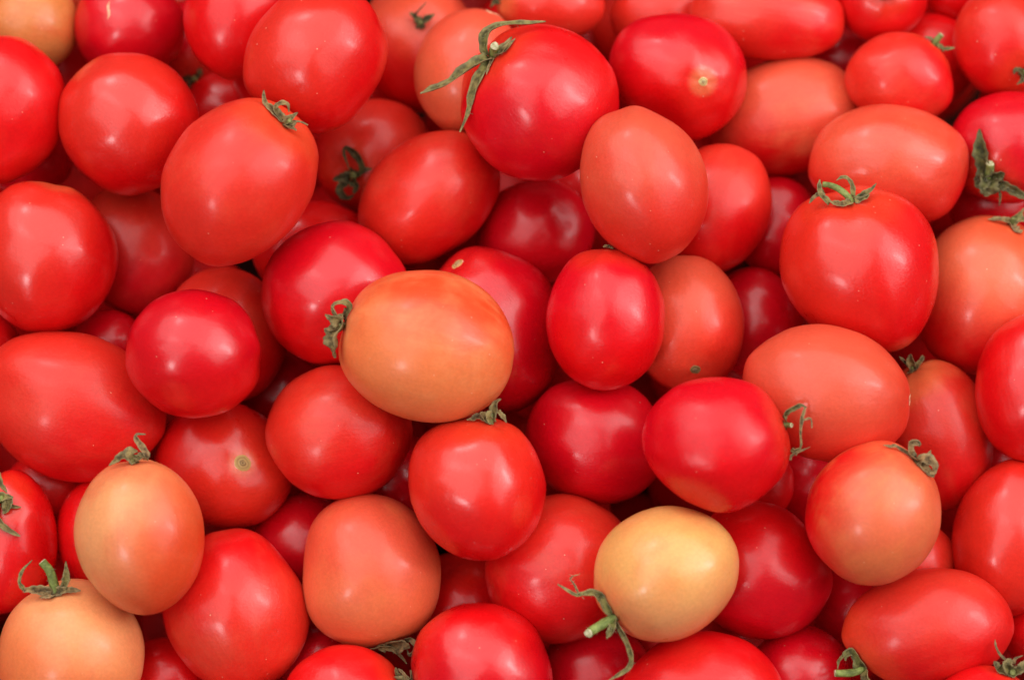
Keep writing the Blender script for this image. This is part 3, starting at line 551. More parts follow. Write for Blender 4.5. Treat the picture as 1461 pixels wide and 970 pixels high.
CALYX = {
 'main': dict(sepals=[([(-8, 2, 8), (-12, -10, 12), (-6, -30, 16), (20, -39, 14), (50, -43, 4), (73, -46, -4)], 11, 0.15), ([(-6, 8, 8), (-17, 14, 14), (-40, 25, 16), (-64, 42, 14), (-82, 51, 10), (-101, 56, 8)], 14, 0.2), ([(-4, 10, 8), (-9, 22, 12), (-21, 40, 14), (-30, 68, 14), (-36, 87, 12), (-46, 110, 8)], 11, 0.15), ([(4, 2, 10), (12, -4, 16), (27, -22, 18)], 12, 0.4), ([(6, 8, 8), (20, -2, 14), (33, -15, 12)], 7, 0.4), ([(4, 10, 10), (8, 24, 10), (10, 44, 7)], 5, 0.8)], stem=([(0, 2, 2), (1, -3, 14), (2, -7, 26), (2, -8, 32)], 6.5, 0.05, 1)),
 'dry': dict(sepals=[([(-5, -4, 4), (-21, -16, 6), (-27, -30, 8), (-29, -48, 8)], 11, 0.75), ([(-6, -6, 6), (-14, -22, 12), (-6, -30, 16), (4, -27, 16), (6, -20, 10)], 8, 0.6), ([(-2, -2, 8), (8, -10, 12), (19, -18, 10)], 10, 0.5), ([(4, 0, 8), (18, -6, 8), (32, -1, 4)], 4, 1), ([(0, 2, 8), (10, 4, 14), (16, 8, 10)], 9, 0.6), ([(0, 0, 8), (10, 2, 16), (18, -4, 18)], 8, 0.4)], stem=([(0, 2, 0), (4, -4, 8), (8, -6, 14)], 4, 0.4, 0)),
 'darkcurl': dict(sepals=[([(4, 6, 6), (16, -4, 14), (8, -22, 18), (-5, -33, 18), (-10, -26, 16), (-2, -6, 14)], 7, 0.2), ([(-2, 8, 8), (-14, 8, 12), (-26, 10, 8)], 11, 0.2), ([(-4, 10, 8), (-12, 22, 12), (-8, 34, 10), (4, 32, 10)], 9, 0.25), ([(2, 10, 8), (8, 20, 14), (4, 30, 14)], 9, 0.2), ([(8, 4, 8), (20, -2, 12), (30, -6, 8)], 6, 1)], stem=([(0, 4, 2), (3, 5, 12), (4, 6, 20)], 5, 0.3, 0)),
 'bigcurl': dict(sepals=[([(2, -6, 6), (8, -20, 14), (4, -31, 18), (-6, -32, 20), (-14, -26, 20), (-12, -14, 18), (-4, -9, 16)], 8, 0.5), ([(-4, -4, 12), (-14, -8, 20), (-27, -16, 18)], 12, 0.5), ([(-4, 2, 12), (-10, 16, 22), (-13, 32, 22), (-13, 46, 16)], 24, 0.45), ([(-6, 4, 12), (-18, 8, 18), (-27, 6, 16)], 4, 0.9), ([(-2, 0, 8), (-6, -8, 14), (-2, -16, 14)], 8, 0.5)], stem=([(2, 0, 0), (-4, 1, 8), (-9, 2, 16)], 5, 0.5, 0)),
 'wedge': dict(sepals=[([(4, 2, 4), (6, -14, 6), (12, -26, 8), (18, -32, 8)], 10, 0.4), ([(12, -16, 8), (18, -8, 8), (23, 0, 6)], 6, 0.5), ([(-2, 0, 4), (-14, -6, 6), (-24, -3, 8), (-30, 4, 6)], 8, 0.7), ([(0, 2, 4), (-8, -8, 8), (-10, -16, 6)], 9, 0.5), ([(2, 2, 6), (0, -8, 12), (2, -18, 10)], 9, 0.3)], stem=([(2, 4, 2), (2, -6, 4), (4, -12, 4)], 4, 0.4, 0)),
 'stub': dict(sepals=[([(0, 1, 3), (-6, -3, 6), (-10, -2, 4)], 5, 1), ([(0, 1, 3), (6, -3, 6), (11, 1, 4)], 5, 1)], stem=None),
 'curly': dict(sepals=[([(4, -2, 6), (16, -8, 10), (26, -16, 10), (34, -25, 8)], 8, 0.3), ([(-2, 2, 10), (-14, 6, 16), (-22, 6, 14), (-32, 2, 12)], 10, 0.5), ([(4, 2, 12), (16, -3, 16), (24, -8, 14)], 9, 0.4), ([(2, -6, 2), (3, -22, 2), (-5, -31, 4), (-14, -32, 4), (-21, -27, 4)], 7, 0.3), ([(-32, 4, 10), (-44, -8, 12), (-46, -20, 12), (-44, -29, 10)], 9, 0.3), ([(-38, -12, 4), (-50, -6, 4), (-58, 4, 2)], 7, 0.7)], stem=([(0, 2, 4), (-8, -8, 10), (-20, -17, 12), (-32, -22, 12), (-41, -23, 10)], 4.5, 0.1, 0)),
 'cap': dict(sepals=[([(-4, -8, 8), (-8, -26, 12), (-11, -46, 12), (-8, -66, 8)], 15, 0.1), ([(-2, 4, 10), (-6, 14, 16), (-8, 24, 12)], 22, 0.1), ([(-4, 0, 10), (-14, 4, 12), (-20, -4, 8)], 14, 0.1), ([(4, 0, 10), (14, -8, 14), (24, -12, 12)], 16, 0.15), ([(6, 4, 10), (20, 10, 14), (38, 20, 12), (58, 32, 6)], 11, 0.2), ([(8, 8, 10), (14, 20, 10), (15, 38, 8)], 3, 0.4)], stem=([(0, 0, 4), (-1, -10, 16), (-2, -20, 26)], 6, 0.2, 1)),
 'wither': dict(sepals=[([(-2, -2, 6), (-16, -6, 10), (-34, -6, 8)], 7, 0.6), ([(2, -4, 8), (10, -12, 10), (18, -22, 8)], 8, 0.2), ([(2, 0, 8), (12, -4, 10), (26, -4, 6)], 7, 0.3), ([(0, 2, 8), (0, 12, 14), (8, 16, 14), (14, 10, 10)], 8, 0.8)], stem=([(0, 2, 2), (2, -4, 8), (2, -8, 12)], 4, 0.4, 0)),
 'tuft': dict(sepals=[([(-1, -2, 4), (-4, -14, 8), (-4, -22, 6)], 12, 0.6), ([(1, -2, 4), (8, -12, 8), (14, -22, 4)], 8, 0.5), ([(-2, -2, 4), (-12, -10, 4), (-19, -18, 2)], 7, 0.8), ([(0, 0, 4), (-2, 8, 6), (0, 14, 4)], 6, 0.5)], stem=([(0, 2, 0), (-1, -6, 4)], 4, 0.2, 0)),
 'wiry': dict(sepals=[([(-2, -6, 4), (-2, -16, 10), (9, -25, 12), (22, -29, 12), (30, -27, 10)], 9, 0.2), ([(28, -26, 10), (22, -10, 12), (20, 10, 14), (22, 30, 12), (14, 44, 8)], 4.5, 0.7), ([(22, -6, 12), (34, -8, 12), (38, 4, 10)], 3, 1), ([(0, 48, 6), (16, 38, 10), (36, 30, 10)], 3.5, 1), ([(6, 36, 6), (14, 36, 8), (22, 30, 10)], 9, 0.6)], stem=([(-2, 0, 0), (4, 0, 4), (9, 0, 8)], 4, 0.3, 1)),
 'straw': dict(sepals=[([(0, -2, 4), (-14, -10, 10), (-28, -22, 12), (-38, -23, 12), (-46, -18, 8)], 6, 1), ([(-4, -2, 6), (-9, -14, 12), (-8, -26, 14), (2, -27, 12), (4, -22, 10)], 11, 0.95), ([(4, 2, 6), (12, -4, 14), (22, 4, 18), (24, 16, 14), (14, 20, 12)], 14, 0.95), ([(4, 4, 8), (14, 12, 16), (22, 20, 12), (14, 24, 10)], 12, 0.9), ([(6, 0, 4), (14, -8, 8), (21, -16, 6)], 8, 0.9), ([(2, 4, 8), (8, 16, 14), (18, 22, 14)], 10, 0.9)], stem=None),
 'twist': dict(sepals=[([(-2, -2, 4), (-14, -8, 8), (-26, -4, 10), (-34, 4, 8)], 10, 0.6), ([(0, 0, 4), (-4, -12, 8), (6, -16, 6)], 16, 0.4), ([(18, -4, 6), (20, -12, 8), (12, -22, 8), (3, -32, 8), (4, -39, 8), (16, -41, 6)], 8, 0.9), ([(2, -2, 6), (14, -10, 8), (20, -6, 8)], 9, 0.7)], stem=([(0, 2, 0), (-6, -6, 4)], 4, 0.4, 0)),
 'knot': dict(sepals=[([(-10, -35, 6), (0, -34, 12), (10, -22, 14), (16, -12, 10)], 8, 0.1), ([(0, 0, 8), (12, -4, 14), (24, -6, 12)], 11, 0.2), ([(22, -4, 12), (16, 10, 14), (12, 18, 10)], 9, 0.3), ([(-4, 8, 8), (2, 26, 12), (12, 38, 10), (34, 50, 6)], 11, 0.3), ([(8, 6, 8), (22, 8, 10), (34, 9, 6)], 5, 0.5), ([(-4, 6, 8), (-10, 30, 10)], 8, 0.3)], stem=([(-6, 2, 4), (2, -2, 14), (12, -4, 18)], 5, 0.1, 0)),
 'upright': dict(sepals=[([(-2, -2, 6), (-18, -4, 10), (-36, -6, 10), (-42, -2, 6)], 13, 0.8), ([(-42, -6, 6), (-48, -16, 8), (-44, -34, 8), (-29, -48, 6)], 6, 0.3), ([(2, -2, 6), (20, -4, 10), (38, -6, 8)], 12, 0.8), ([(12, -4, 6), (18, -22, 8), (16, -47, 8)], 12, 0.3), ([(0, 0, 8), (-8, 2, 14), (-18, 4, 14)], 10, 0.8)], stem=([(2, 2, 0), (-1, -14, 4), (-6, -32, 5), (-16, -45, 5)], 6.5, 0, 1)),
 'shrivel': dict(sepals=[([(-6, 2, 6), (4, 0, 16), (16, 2, 20), (26, 6, 18)], 17, 0.75), ([(20, -7, 14), (30, -6, 18), (34, 4, 18), (28, 14, 15), (22, 10, 13)], 6, 0.85), ([(-6, 2, 10), (-22, 4, 12), (-38, 4, 8)], 5, 0.9), ([(-14, 6, 12), (2, 8, 14), (14, 18, 14), (22, 28, 12)], 5, 0.8), ([(-4, 0, 6), (-16, -2, 10), (-22, 4, 8)], 9, 0.7)], stem=None),
 'tangle': dict(sepals=[([(-2, 0, 8), (-6, -8, 10), (-6, -20, 10)], 7, 0.6), ([(14, 4, 10), (8, -8, 14), (-2, -18, 12)], 6, 0.9), ([(8, 4, 10), (18, -6, 14), (26, -17, 10)], 8, 0.6), ([(10, 6, 10), (22, 2, 12), (28, 4, 10)], 8, 0.6), ([(-4, 6, 8), (6, 2, 14), (14, 4, 12)], 14, 0.5)], stem=([(2, 8, 2), (4, 8, 16)], 5, 0.5, 1)),
 'bristly': dict(sepals=[([(-2, -4, 6), (-14, -24, 10), (-26, -34, 12), (-42, -33, 12), (-56, -34, 12), (-82, -49, 12)], 11, 0.15), ([(-50, -34, 12), (-58, -48, 14), (-62, -59, 14), (-50, -62, 12)], 2.5, 0.9), ([(0, 2, 10), (-2, 14, 16), (-11, 28, 14)], 14, 0.2), ([(2, 6, 8), (14, 26, 10), (25, 52, 8), (22, 68, 8), (4, 82, 8), (-16, 92, 6)], 9, 0.25), ([(-4, 4, 4), (-20, 14, 6), (-34, 16, 4)], 7, 0.5)], stem=([(0, 0, 4), (-18, 9, 12), (-34, 17, 20), (-38, 19, 28)], 6.8, 0, 1)),
 'bent': dict(sepals=[([(4, 4, 8), (0, -8, 12), (-12, -18, 14), (-22, -12, 14), (-23, -2, 12)], 15, 0.05), ([(-20, -16, 12), (-30, -8, 12), (-33, 0, 10), (-34, 10, 10)], 5, 0.3), ([(4, 6, 8), (10, 22, 10), (20, 30, 8)], 14, 0.2)], stem=([(4, 8, 4), (-14, 14, 12), (-38, 14, 14)], 5.5, 0.05, 1)),
 'bristle2': dict(sepals=[([(-4, -18, 8), (-14, -26, 8), (-20, -38, 8), (-20, -48, 6)], 3, 1), ([(-4, 0, 6), (-18, -8, 12), (-22, -18, 10)], 12, 0.5), ([(0, 0, 6), (-4, -14, 14), (4, -20, 10)], 14, 0.4), ([(2, 0, 6), (14, -8, 12), (22, -20, 8)], 13, 0.4), ([(6, -14, 8), (8, -22, 8), (20, -26, 6)], 3, 1)], stem=([(0, 2, 2), (4, -4, 14)], 5, 0.4, 0)),
 'fork': dict(sepals=[([(2, 0, 4), (12, 6, 6), (29, 3, 6)], 8, 0.1), ([(-2, -4, 4), (-8, -8, 4), (-14, -8, 4)], 5, 0.6), ([(4, 4, 4), (10, 14, 4)], 6, 0.3)], stem=([(-2, 2, 2), (3, -7, 6), (9, -14, 8)], 4.5, 0.1, 1)),
 'small': dict(sepals=[([(-2, 0, 6), (-8, -8, 8), (-14, -14, 6)], 9, 0.2), ([(-8, -10, 8), (-2, -18, 8), (10, -30, 6)], 3, 0.9), ([(0, 2, 8), (10, -6, 10), (20, -12, 8)], 10, 0.1), ([(0, 0, 6), (2, 10, 8)], 9, 0.2)], stem=([(0, 2, 2), (2, 0, 10)], 4, 0.4, 0)),
 'pit': dict(sepals=[([(-2, 0, 4), (-10, 0, 8), (-16, -6, 6)], 9, 0.2), ([(0, 2, 4), (-4, 8, 8), (-10, 10, 6)], 8, 0.3), ([(2, 2, 4), (10, 6, 8), (16, 2, 6)], 8, 0.3)], stem=([(0, 0, 0), (4, 0, 8), (8, 2, 14)], 5, 0.3, 1)),
 'dryclip': dict(sepals=[([(0, 0, 4), (9, -9, 9), (10, -18, 8)], 9, 0.4), ([(0, 0, 4), (-10, -5, 9), (-16, 2, 7)], 8, 0.4), ([(0, 2, 4), (-4, 10, 9), (-10, 16, 7)], 8, 0.5), ([(0, 2, 4), (9, 8, 9), (16, 8, 7)], 8, 0.3)], stem=([(0, 1, 1), (2, -2, 12)], 4, 0.3, 0)),
}

WIDE = {'cap': 1.5, 'bigcurl': 1.4, 'wither': 1.3, 'knot': 1.4, 'darkcurl': 1.4, 'bristle2': 1.4, 'tangle': 1.2, 'shrivel': 1.4, 'wedge': 1.2, 'main': 1.15, 'twist': 1.15}
DARK = {'darkcurl': .45, 'cap': .55, 'small': .55, 'dryclip': .6, 'pit': .5, 'bristle2': .8, 'tangle': .8, 'shrivel': .8}     # leaf colour darkened per calyx
CAP = {'main': 11, 'bristly': 8, 'cap': 12, 'upright': 11, 'bent': 9, 'knot': 10, 'curly': 10, 'bigcurl': 9, 'straw': 8, 'small': 8}   # calyx centre, px

# ---------------------------------------------------------------- helpers
def mesh_obj(name, verts, faces, mat, parent=None, smooth=True):
    me = bpy.data.meshes.new(name)
    me.from_pydata([tuple(v) for v in verts], [], faces)
    if smooth:
        me.polygons.foreach_set('use_smooth', [True] * len(me.polygons))
    me.materials.append(mat)
    me.update()
    o = bpy.data.objects.new(name, me)
    COL.objects.link(o)
    if parent is not None:
        o.parent = parent
    return o

def tag(o, label, cat, group=None, kind=None):
    o['label'] = label
    o['category'] = cat
    if group:
        o['group'] = group
    if kind:
        o['kind'] = kind

class Fruit:
    """Shape of one tomato in the heap frame, centred on itself: an uneven ellipsoid whose grid starts at the stem end."""
    def __init__(s, d, seed):
        s.d = d
        s.rng = random.Random(seed)
        s.seed = seed
        an = math.radians(d['ang'])
        s.ca, s.sa = math.cos(an), math.sin(an)
        s.a, s.b, s.c = d['axes']
        if 'pole' in d:
            px, py = d['pole']
            u, v = (px * s.ca + py * s.sa) / s.a, (-px * s.sa + py * s.ca) / s.b
            q = u * u + v * v
            p = Vector((u, v, math.sqrt(1 - q))) if q < .98 else Vector((u, v, .12))
        else:
            p = Vector((1, s.rng.uniform(-.2, .2), -.45)) * s.rng.choice((-1, 1))
            if p.z > 0:
                p.z = -p.z
        s.pole = p.normalized()
        t = Vector((0, 0, 1)) if abs(s.pole.z) < .8 else Vector((1, 0, 0))
        s.e1 = (t - s.pole * t.dot(s.pole)).normalized()
        s.e2 = s.pole.cross(s.e1)
        s.dent = d.get('dent', .035)
        s.lobe = d.get('lobe', .012)
        s.nl = s.rng.choice((3, 4, 5))
        s.ph = s.rng.uniform(0, 6.28)
        s.off = Vector((s.rng.uniform(-50, 50), s.rng.uniform(-50, 50), s.rng.uniform(-50, 50)))
        s.out = d.get('out')
        s.flats = []
        for _ in range(d.get('nf', 4)):
            q = Vector((s.rng.uniform(-.8, .8), s.rng.uniform(-.8, .8), s.rng.uniform(.35, 1))).normalized()
            s.flats.append((q, s.rng.uniform(-.008, .030), s.rng.uniform(.62, .85)))
        s.wob = d.get('wob', .030 if d['skin'] in ('R', 'C', 'S') else .018)
    def factor(s, th):
        if not s.out:
            return 1.0
        pts = s.out
        n = len(pts)
        for i in range(n):
            t0, f0 = pts[i]
            t1, f1 = pts[(i + 1) % n]
            if i == n - 1:
                t1 += 360
            x = th if th >= t0 else th + 360
            if t0 <= x <= t1:
                gap = t1 - t0
                if gap > 100:                       # unseen stretch: fall back to the plain ellipse
                    m = min(x - t0, t1 - x) / 30.0
                    e = f0 if x - t0 < t1 - x else f1
                    k = max(0.0, 1 - m); k = k * k * (3 - 2 * k)
                    return 1 + (e - 1) * k
                k = (x - t0) / max(gap, 1e-6); k = (1 - math.cos(k * math.pi)) / 2
                return f0 + (f1 - f0) * k
        return 1.0
    def factor_s(s, th):
        return sum(s.factor((th + q) % 360) * g for q, g in ((-16, .15), (-8, .22), (0, .26), (8, .22), (16, .15)))
    def point(s, phi, az):
        n = s.pole * math.cos(phi) + (s.e1 * math.cos(az) + s.e2 * math.sin(az)) * math.sin(phi)
        r = 1.0
        if s.out:
            plan = math.hypot(n.x, n.y)
            if plan > 1e-5:
                r *= 1 + (s.factor_s(math.degrees(math.atan2(n.y, n.x)) % 360) - 1) * plan ** 1.5
        r *= 1 + s.wob * noise.noise(n * 1.25 + s.off) + s.wob * .62 * noise.noise(n * 2.5 + s.off * 1.7) + s.wob * .16 * noise.noise(n * 5.5 + s.off)
        r *= 1 + s.lobe * math.cos(s.nl * az + s.ph) * math.exp(-((phi - .75) / .6) ** 2)
        for q, am, c0 in s.flats:
            k = (n.dot(q) - c0) / (1 - c0)
            if k > 0:
                r -= am * k * k * (3 - 2 * k)
        r -= s.dent * math.exp(-(phi / .30) ** 2)
        r -= .012 * math.exp(-((math.pi - phi) / .22) ** 2)
        p = Vector((n.x * s.a, n.y * s.b, n.z * s.c)) * r
        return Vector((p.x * s.ca - p.y * s.sa, p.x * s.sa + p.y * s.ca, p.z))
    def grid(s, rows=42, seg=56):
        vs = [s.point(0, 0)]
        mer = [(0, 0, 0)]
        fs = []
        for i in range(1, rows):
            x = i / rows
            phi = math.pi * (x ** 1.18)
            for j in range(seg):
                az = 2 * math.pi * j / seg
                vs.append(s.point(phi, az))
                w_ = min(1.0, math.sin(phi) * 1.6)
                mer.append((math.cos(az) * w_, math.sin(az) * w_, phi * .16))
        vs.append(s.point(math.pi, 0))
        mer.append((0, 0, .5))
        for j in range(seg):
            fs.append((0, 1 + j, 1 + (j + 1) % seg))
        for i in range(rows - 2):
            a0 = 1 + i * seg
            for j in range(seg):
                k = (j + 1) % seg
                fs.append((a0 + j, a0 + seg + j, a0 + seg + k, a0 + k))
        last = len(vs) - 1
        a0 = 1 + (rows - 2) * seg
        for j in range(seg):
            fs.append((a0 + j, last, a0 + (j + 1) % seg))
        return [FRAME @ v for v in vs], fs, mer

def set_skin(o, d, f, rng):
    a = d['skin']
    b = d.get('b', a)
    j = rng.uniform(.95, 1.04)
    o['skin_a'] = [c * j for c in TONE[a]]
    o['skin_b'] = [c * j for c in TONE[b]]
    bd = Vector(d.get('bd', (0, 1, 0)))
    if bd.length > 0:
        bd.normalize()
    o['blush_sheen_dir'] = list(FRAME @ bd)
    pw = Vector((f.pole.x * f.a, f.pole.y * f.b, f.pole.z * f.c)).normalized()
    pw = Vector((pw.x * f.ca - pw.y * f.sa, pw.x * f.sa + pw.y * f.ca, pw.z))
    o['pole_dir'] = list(FRAME @ pw)
    sh = d.get('shoulder')
    o['skin_c'] = list(TONE[sh or 'OR'])
    o['shoulder_amount'] = d.get('sa', .7) if sh else (.35 if 'calyx' in d else .12)
    ha = d.get('halo')
    o['skin_h'] = list(TONE[ha or 'O'])
    o['halo_amount'] = .45 if ha else 0.0
    o['skin_m'] = list(TONE[d.get('m', MOTTLE[a])])
    o['mottle_amount'] = d.get('ma', rng.uniform(.2, .45))
    o['seed'] = rng.uniform(0, 9)
    o['roughness'] = ROUGH[a] + rng.uniform(-.03, .03)
    o['coat'] = {'R': .55, 'C': .55}.get(a, .36) * rng.uniform(.6, 1.2) * d.get('gloss', 1)
    o['freckle'] = rng.uniform(.3, .65)

def meridians(o, mer):
    at = o.data.attributes.new('merid', 'FLOAT_VECTOR', 'POINT')
    at.data.foreach_set('vector', [c for v in mer for c in v])

def catmull(pts, n):
    P = [pts[0] * 2 - pts[1]] + pts + [pts[-1] * 2 - pts[-2]]
    m = len(pts) - 1
    res = []
    for i in range(n + 1):
        x = i / n * m
        k = min(int(x), m - 1)
        t = x - k
        a, b, c, d = P[k:k + 4]
        res.append(.5 * ((2 * b) + (c - a) * t + (2 * a - 5 * b + 4 * c - d) * t * t + (3 * b - a - 3 * c + d) * t ** 3))
    return res

def clear_of(p, near, gap):
    """Push a point out of every fruit it has strayed into."""
    for _ in range(2):
        for loc, bvh in near:
            q, nrm, _i, dist = bvh.find_nearest(p - loc)
            if q is None:
                continue
            dd = (p - loc - q).dot(nrm)
            if dd < gap and (dist < .012):
                p = loc + q + nrm * gap
    return p

def sepal(pts, width, near, centre, rng, dry, parent, origin):
    n = max(8, min(18, len(pts) * 4))
    pts = [pts[0]] + [p + Vector((rng.uniform(-1, 1), rng.uniform(-1, 1), rng.uniform(-1, 1))) * .00035 for p in pts[1:]]
    line = [clear_of(p, near, .0007) for p in catmull(pts, n)]
    half = 2
    top, bot, rim = [], [], []
    curl = rng.uniform(.5, 1.1)
    tw0, tw1 = rng.uniform(-.3, .3), rng.uniform(-.7, .7)
    wl = rng.uniform(0, 6.28)
    for i, p in enumerate(line):
        s = i / n
        tg = (line[min(i + 1, n)] - line[max(i - 1, 0)]).normalized()
        up = ((p - centre).normalized() * .5 + OUT * .6)
        up = (up - tg * up.dot(tg))
        up = up.normalized() if up.length > 1e-4 else tg.orthogonal().normalized()
        up = Matrix.Rotation(tw0 + tw1 * s, 3, tg) @ up
        ac = tg.cross(up)
        prof = min(1.0, .80 + s * 1.6) * max(0.06, (1 - s ** 2.2)) ** .75
        wd = width * .51 * prof * (1 + .16 * math.sin(9 * s + wl) + .12 * math.sin(31 * s + 2 * wl))
        for j in range(-half, half + 1):
            x = j / half
            q = p + ac * (x * wd) + up * (abs(x) ** 1.6 * wd * curl + .20 * wd * math.sin(14 * s + wl + 2 * x))
            q = clear_of(q, near, .0004)
            top.append(q + up * .00016); bot.append(q - up * .00016)
            rim.append(max(abs(x) ** 4, s ** 5))
    k = 2 * half + 1
    vs = [q - origin for q in top + bot]
    N = len(top)
    fs = []
    for i in range(n):
        for j in range(k - 1):
            a = i * k + j
            fs.append((a, a + 1, a + k + 1, a + k))
            fs.append((N + a, N + a + k, N + a + k + 1, N + a + 1))
        a, b = i * k, i * k + k - 1
        fs.append((a, a + k, N + a + k, N + a))
        fs.append((b, N + b, N + b + k, b + k))
    for i in (0, n):
        for j in range(k - 1):
            a = i * k + j
            fs.append((a, N + a, N + a + 1, a + 1))
    o = mesh_obj('sepal', vs, fs, M_LEAF, parent)
    at = o.data.attributes.new('rim', 'FLOAT', 'POINT')
    at.data.foreach_set('value', rim + rim)
    o['dry'] = float(dry)
    return o

def stem(pts, radius, near, rng, dry, cut, parent, origin):
    n = 10
    line = catmull(pts, n)
    seg = 10
    vs, fs = [], []
    ref = None
    for i, p in enumerate(line):
        s = i / n
        tg = (line[min(i + 1, n)] - line[max(i - 1, 0)]).normalized()
        if ref is None:
            ref = tg.orthogonal().normalized()
        ref = (ref - tg * ref.dot(tg)).normalized()
        bi = tg.cross(ref)
        r = radius * (1.12 - .25 * s + .06 * max(0, s - .85) / .15)
        for j in range(seg):
            a = 2 * math.pi * j / seg
            rr = r * (1 + .09 * math.cos(3 * a + 5 * s) + .05 * rng.uniform(-1, 1))
            vs.append(p - origin + (ref * math.cos(a) + bi * math.sin(a)) * rr)
    for i in range(n):
        for j in range(seg):
            k = (j + 1) % seg
            fs.append((i * seg + j, i * seg + k, (i + 1) * seg + k, (i + 1) * seg + j))
    fs.append(tuple(n * seg + j for j in range(seg)))
    o = mesh_obj('stem', vs, fs, M_STEM, parent)
    o['dry'] = float(dry)
    if cut:
        tip = line[-1] - origin
        tg = (line[-1] - line[-2]).normalized()
        cv = []
        ring = [vs[n * seg + j] for j in range(seg)]
        for rr, dz in ((1.0, .00004), (.82, .00035), (.35, .00020)):
            for q in ring:
                cv.append(tip + (q - tip) * rr + tg * dz)
        cv.append(tip + tg * .0001)
        cf = []
        for i in range(2):
            for j in range(seg):
                k = (j + 1) % seg
                cf.append((i * seg + j, i * seg + k, (i + 1) * seg + k, (i + 1) * seg + j))
        for j in range(seg):
            cf.append((2 * seg + j, 2 * seg + (j + 1) % seg, 3 * seg))
        mesh_obj('cut_end', cv, cf, M_CUT, o)
    return o

# ---------------------------------------------------------------- the surface under the heap
def bed():
    # sloping board of the stall, well under the fruit, shade put in its colour
    zt = -.235
    bm_v = []
    for z in (zt, zt - .03):
        for x, y in ((-.75, -.65), (.75, -.65), (.75, .65), (-.75, .65)):
            bm_v.append(world((x, y, z - .22 * y)) - TARGET)
    f = [(0, 1, 2, 3), (7, 6, 5, 4), (0, 4, 5, 1), (1, 5, 6, 2), (2, 6, 7, 3), (3, 7, 4, 0)]
    o = mesh_obj('stall_board', bm_v, f, M_BED, smooth=False)
    o.location = TARGET
    tag(o, 'sloping board, coloured dark as shade, that the heap of tomatoes lies on', 'board', kind='structure')
bed()

# ---------------------------------------------------------------- the tomatoes one sees
fruits = []
for i, d in enumerate(TOMATOES):
    f = Fruit(d, 100 + i)
    vs, fs, mer = f.grid()
    fruits.append((d, f, vs, (fs, mer), world(d['loc']), BVHTree.FromPolygons(vs, fs)))

